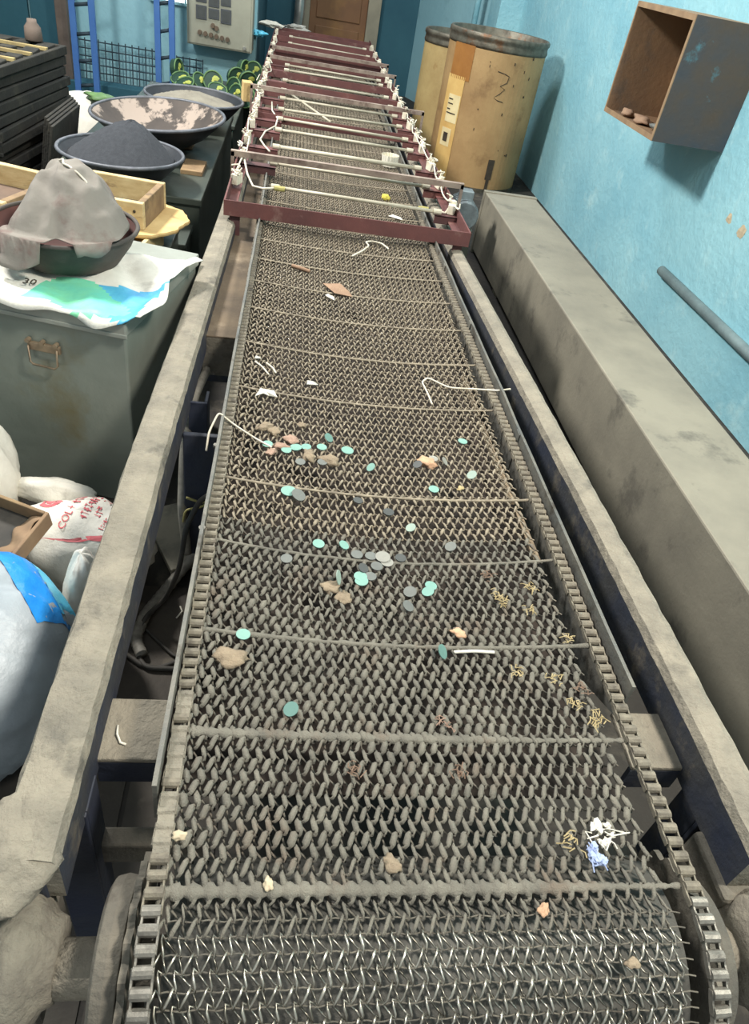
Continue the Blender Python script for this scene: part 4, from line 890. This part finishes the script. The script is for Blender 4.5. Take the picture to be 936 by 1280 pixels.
for a in [(.066, 1.195, G, 'grey disc below the clay crumbs on the left', .021), (.112, 1.204, G, 'grey disc against the brown clay crumb', .021), (.063, 1.078, G, 'grey disc leaning on the large teal disc', .029, (.5, .3)), (.182, 1.089, GD, 'dark grey disc left of centre below the bowed rod', .02), (.318, 1.219, GD, 'dark disc left of the orange crumb', .02, (.5, -.4)), (.358, 1.25, GL, 'light grey disc on the orange crumb', .021), (.379, 1.23, GL, 'light grey disc standing tilted right of the orange crumb', .02, (.6, .7)),
          (.242, 1.062, GD, 'lone dark grey disc in the belt centre', .022), (.353, .969, G, 'lone grey disc right of centre above the straight rod', .022, (.3, -.3)), (.173, .941, G, 'leftmost grey disc of the cluster', .022), (.199, .94, G, 'second grey disc of the cluster from the left', .022), (.221, .938, GL, 'largest pale grey disc of the cluster', .028, (0, 0), 'grey discs on the belt', .0075), (.228, .927, GL, 'pale disc peeping from under the largest one', .024), (.208, .914, G, 'grey disc below the largest pale one', .022), (.182, .902, GD, 'dark grey disc above the teal pair in the cluster', .02, (.3, .3)), (.194, .885, G, 'grey disc right of the teal pair in the cluster', .022),
          (.255, .94, GD, 'dark grey disc just right of the cluster', .021), (.261, .848, G, 'grey disc left of the touching teal pair', .023, (.2, -.2)), (.253, .811, G, 'grey disc below the touching teal pair', .022, (.3, .3)), (.044, .908, G, 'grey disc left on the belt below the rod', .021)]:
    a = list(a)
    if len(a) == 5: a += [(0, 0)]
    if len(a) == 6: a += ['grey discs on the belt']
    disc(*a)
def crumb(x, y, r, mt, lab, seed, cat='crumb', grp=None, amp=.45, flat=.35, dz=.004, name='clay_crumb'):
    m = MB(); V, F = lump((0, 0, 0), (r, r * .75, r * flat), seed, amp, 18, 10, seed * .7); m.add(V, F); o = m.build(name, mt, smooth=True); o.location = (x, y, on_belt(x, y, dz)); tag(o, lab, cat, grp); return o
cg = 'clay crumbs on the belt'
crumb(-.012, 1.305, .017, 'clay', 'brown clay crumb highest on the left of the belt', 1, grp=cg); crumb(.009, 1.297, .017, 'clay', 'brown clay crumb touching the highest left one', 2, grp=cg); crumb(.068, 1.337, .011, 'clay', 'small clay crumb farthest up beside the upper disc row', 3, grp=cg)
crumb(.046, 1.273, .018, 'clay_pink', 'pinkish clay crumb above the upper disc row', 4, grp=cg); crumb(.026, 1.242, .015, 'clay_pink', 'pinkish clay crumb between the left discs of the row', 5, grp=cg); crumb(.005, 1.217, .012, 'clay_pink', 'small pinkish crumb below the leftmost teal disc', 6, grp=cg)
crumb(.084, 1.223, .018, 'clay', 'clay crumb in the middle under the upper disc row', 7, grp=cg); crumb(.128, 1.216, .021, 'clay', 'large tan clay crumb behind the grey disc', 8, grp=cg)
crumb(-.034, .674, .024, 'clay', 'large flat clay lump beside the left chain', 9, grp=cg, flat=.3); crumb(.123, .851, .018, 'clay', 'brown crumb under the pale sliver disc', 10, grp=cg, flat=.25); crumb(.143, .828, .016, 'clay', 'brown crumb just below the pale sliver disc', 11, grp=cg, flat=.25)
crumb(.342, 1.238, .022, 'clay_orange', 'orange peach crumb right of the belt centre', 12, flat=.4, grp=cg)
crumb(.333, .756, .012, 'clay_orange', 'tan crumb above the rod right of centre', 13, grp=cg); crumb(-.072, .402, .008, 'plaster_chip', 'cream chip beside the dusty left chain', 14, name='cream_chip', flat=.4, dz=.012)
crumb(.357, .318, .008, 'clay_orange', 'orange bit under the nearest caked rod', 15, name='orange_bit', flat=.5); crumb(.034, .35, .007, 'plaster_chip', 'pale patch of grit on the nearest caked rod', 16, name='grit_patch', dz=.008); crumb(.181, .372, .012, 'clay', 'clay crumb stuck just above the nearest rod', 17, grp=cg)
crumb(.451, .262, .008, 'clay', 'clay bit on the bare wires near the right chain', 18, grp=cg, dz=-.003); crumb(.402, 1.148, .008, 'straw', 'pale bit near the right end of the bowed rod', 19, name='pale_bit')
def straw(x, y, lab, seed, mt='straw', n=12, L=.015, cat='straw tuft', r=.0008):
    g = np.random.default_rng(seed + 100); m = MB()
    for i in range(n):
        a = g.uniform(0, 6.28); l = L * g.uniform(.4, 1); c = np.array([g.normal(0, L * .4), g.normal(0, L * .4), g.uniform(0, .003)])
        d = np.array([math.cos(a), math.sin(a), g.normal(0, .15)]) * l / 2; b = np.array([g.normal(0, l * .2), g.normal(0, l * .2), .003])
        m.tube([c - d, c + b, c + d], r, 4)
    o = m.build('straw_tuft', mt); o.location = (x, y, on_belt(x, y, .005)); tag(o, lab, cat, 'straw tufts on the right of the belt'); return o
for i, (x, y, lab, mt) in enumerate([(.413, .842, 'straw bits, upper of the pair left of the right chain', 'straw'), (.424, .823, 'straw bits, lower of the pair left of the right chain', 'straw'), (.48, .86, 'straw bits nearest the upper right chain', 'straw'), (.469, .804, 'small straw tuft below the upper right ones', 'straw'), (.41, .669, 'straw tuft below the white sliver', 'straw'), (.469, .66, 'pale straw tuft in the right middle of the belt', 'straw'), (.507, .639, 'straw tuft beside the right chain, middle height', 'straw_red'), (.483, .604, 'straw tuft lower right near the chain', 'straw'), (.516, .588, 'lowest straw tuft beside the right chain', 'straw'), (.516, .739, 'straw scraps beside the right chain above the rod', 'straw'), (.408, .894, 'reddish straw tuft high on the right', 'straw_red'), (.287, .495, 'reddish hair tuft in the lower centre', 'straw_red'), (.278, .575, 'tan hair tuft stuck to the lower rod', 'clay_pink'), (.413, .401, 'greenish straw tuft near the white fluff', 'straw'), (.139, .496, 'faint straw tuft on the lower left', 'straw_red'), (.505, .575, 'straw strands near the lower right chain', 'straw')]):
    straw(x, y, lab, i, mt)
def flake(pts, x, y, lab, mt, name, cat, dz=.006, bend=.004):
    m = MB(); n = len(pts); V = [(a, b, bend * math.sin(i * 2.1)) for i, (a, b) in enumerate(pts)]; c = (sum(p[0] for p in pts) / n, sum(p[1] for p in pts) / n, bend)
    m.add(V + [c], [(i, (i + 1) % n, n) for i in range(n)]); o = m.build(name, mt, solid=.0012); o.location = (x, y, on_belt(x, y, dz)); tag(o, lab, cat); return o
flake([(-.022, -.016), (-.004, -.006), (.010, -.004), (.028, -.012), (.020, .010), (.010, .022), (-.012, .020), (-.014, .004)], -.018, 1.442, 'torn white paper scrap on the left of the belt', 'scrap_white', 'paper_scrap', 'paper')
flake([(-.014, -.006), (.010, -.010), (.015, .004), (.002, .012), (-.012, .008)], .093, 1.523, 'grey flake above the belt centre left', 'scrap_grey', 'grey_flake', 'flake')
flake([(-.008, -.005), (.008, -.008), (.010, .003), (-.006, .010)], -.043, 1.605, 'small grey flake near the left chain', 'scrap_grey', 'grey_flake', 'flake')
flake([(-.035, .03), (.0, -.045), (.055, -.04), (.045, -.01), (.02, .035), (-.02, .04)], .164, 2.12, 'brown cardboard scrap far up the belt', 'scrap_brown', 'card_scrap', 'cardboard')
flake([(-.012, .01), (.0, -.014), (.016, -.012), (.014, .004), (-.004, .014)], .147, 2.05, 'white paper bit below the brown cardboard scrap', 'scrap_white', 'paper_scrap', 'paper')
flake([(-.03, .0), (.0, -.02), (.03, -.012), (.028, .01), (-.01, .016)], .386, 2.70, 'white chip just below the rack front bar', 'scrap_white', 'paper_scrap', 'paper')
flake([(-.03, .01), (.0, -.02), (.03, -.01), (.02, .012), (-.01, .022)], .433, 2.89, 'pale chip behind the rack front bar', 'scrap_white', 'paper_scrap', 'paper')
crumb(.417, 3.153, .022, 'scrap_yellow', 'yellow crumpled bit under the rack hoop', 21, name='yellow_bit', flat=.6, cat='scrap')
def string(P, r, lab, mt='wire_white', name='white_string', cat='string', dz=.006):
    P = np.array([(x, y, on_belt(x, y, dz) + h) for x, y, h in P]); tt = np.linspace(0, len(P) - 1, len(P) * 8); S = np.stack([np.interp(tt, np.arange(len(P)), P[:, d]) for d in range(3)], -1)
    kk = np.hanning(9); kk /= kk.sum(); S = np.stack([np.convolve(np.pad(S[:, d], 4, 'edge'), kk, 'valid') for d in range(3)], -1)
    tag(recentre(MB().tube(S, r, 6).build(name, mt, smooth=True)), lab, cat)
string([(-.050, 1.585, 0), (-.03, 1.56, .002), (-.012, 1.53, 0)], .0022, 'short white stick on the left of the belt')
string([(-.022, 1.588, 0), (-.005, 1.565, .002), (.004, 1.545, 0)], .0026, 'shorter white stick right of the other one')
string([(.387, 1.473, 0), (.380, 1.53, .004), (.372, 1.575, .006), (.39, 1.60, .006), (.439, 1.554, .004), (.508, 1.545, .006), (.56, 1.53, .012), (.588, 1.52, .026)], .0024, 'white string running from the belt over the right guard')
string([(-.128, 1.22, -.03), (-.126, 1.25, .0), (-.110, 1.29, .026), (-.088, 1.286, .010), (-.072, 1.279, .004), (-.028, 1.248, .002), (.007, 1.229, 0)], .0022, 'white string hooked over the left guard onto the belt')
string([(.232, 2.41, 0), (.27, 2.46, .004), (.30, 2.52, .004), (.29, 2.56, .004), (.315, 2.57, .006), (.35, 2.56, .004), (.372, 2.52, 0)], .003, 'curled white wire below the rack front bar', name='curled_wire', cat='wire')
string([(.03, 2.25, 0), (.06, 2.235, .002), (.09, 2.225, 0)], .006, 'thin brown stick far up the belt', 'scrap_brown', 'brown_stick', 'stick')
string([(.315, .712, 0), (.35, .713, .002), (.385, .712, 0)], .0028, 'pale sliver lying along the cross rod', 'scrap_white', 'pale_sliver', 'sliver')
def fluff(x, y, lab, mt, seed, L=.03):
    g = np.random.default_rng(seed); m = MB()
    for i in range(6):
        V, F = lump((g.normal(0, L * .28), g.normal(0, L * .25), g.uniform(0, .006)), (L * g.uniform(.12, .3),) * 2 + (.004,), seed + i, .6, 10, 6); m.add(V, F)
    for i in range(8):
        c = np.array([g.normal(0, L * .3), g.normal(0, L * .3), .004]); m.tube([c, c + np.array([g.normal(0, L * .3), g.normal(0, L * .3), .004]), c + np.array([g.normal(0, L * .5), g.normal(0, L * .5), .002])], .0009, 4)
    o = m.build('lint_tuft', mt); o.location = (x, y, on_belt(x, y, .005)); tag(o, lab, 'lint'); return o
fluff(.463, .405, 'white lint tuft near the nearest right chain', 'scrap_white', 5); fluff(.442, .375, 'blue lint tuft just below the white one', 'fluff_blue', 9, .022)
# fluted white cup standing behind the rack front
cu = thing('paper_cup', 'fluted white paper cup lying under the heating tubes', 'cup', (.478, 3.69, on_belt(.478, 3.69)))
def flute(a): return 1 + .035 * math.cos(16 * a)
part(MB().lathe([(.001, .0), (.034, .0), (.042, .05)], n=64, wob=flute, cap=False), 'cup_wall', 'scrap_white', cu); part(MB().lathe([(.040, .049), (.033, .003), (.001, .003)], n=64, wob=flute, cap=False), 'cup_lining', 'ceramic', cu)
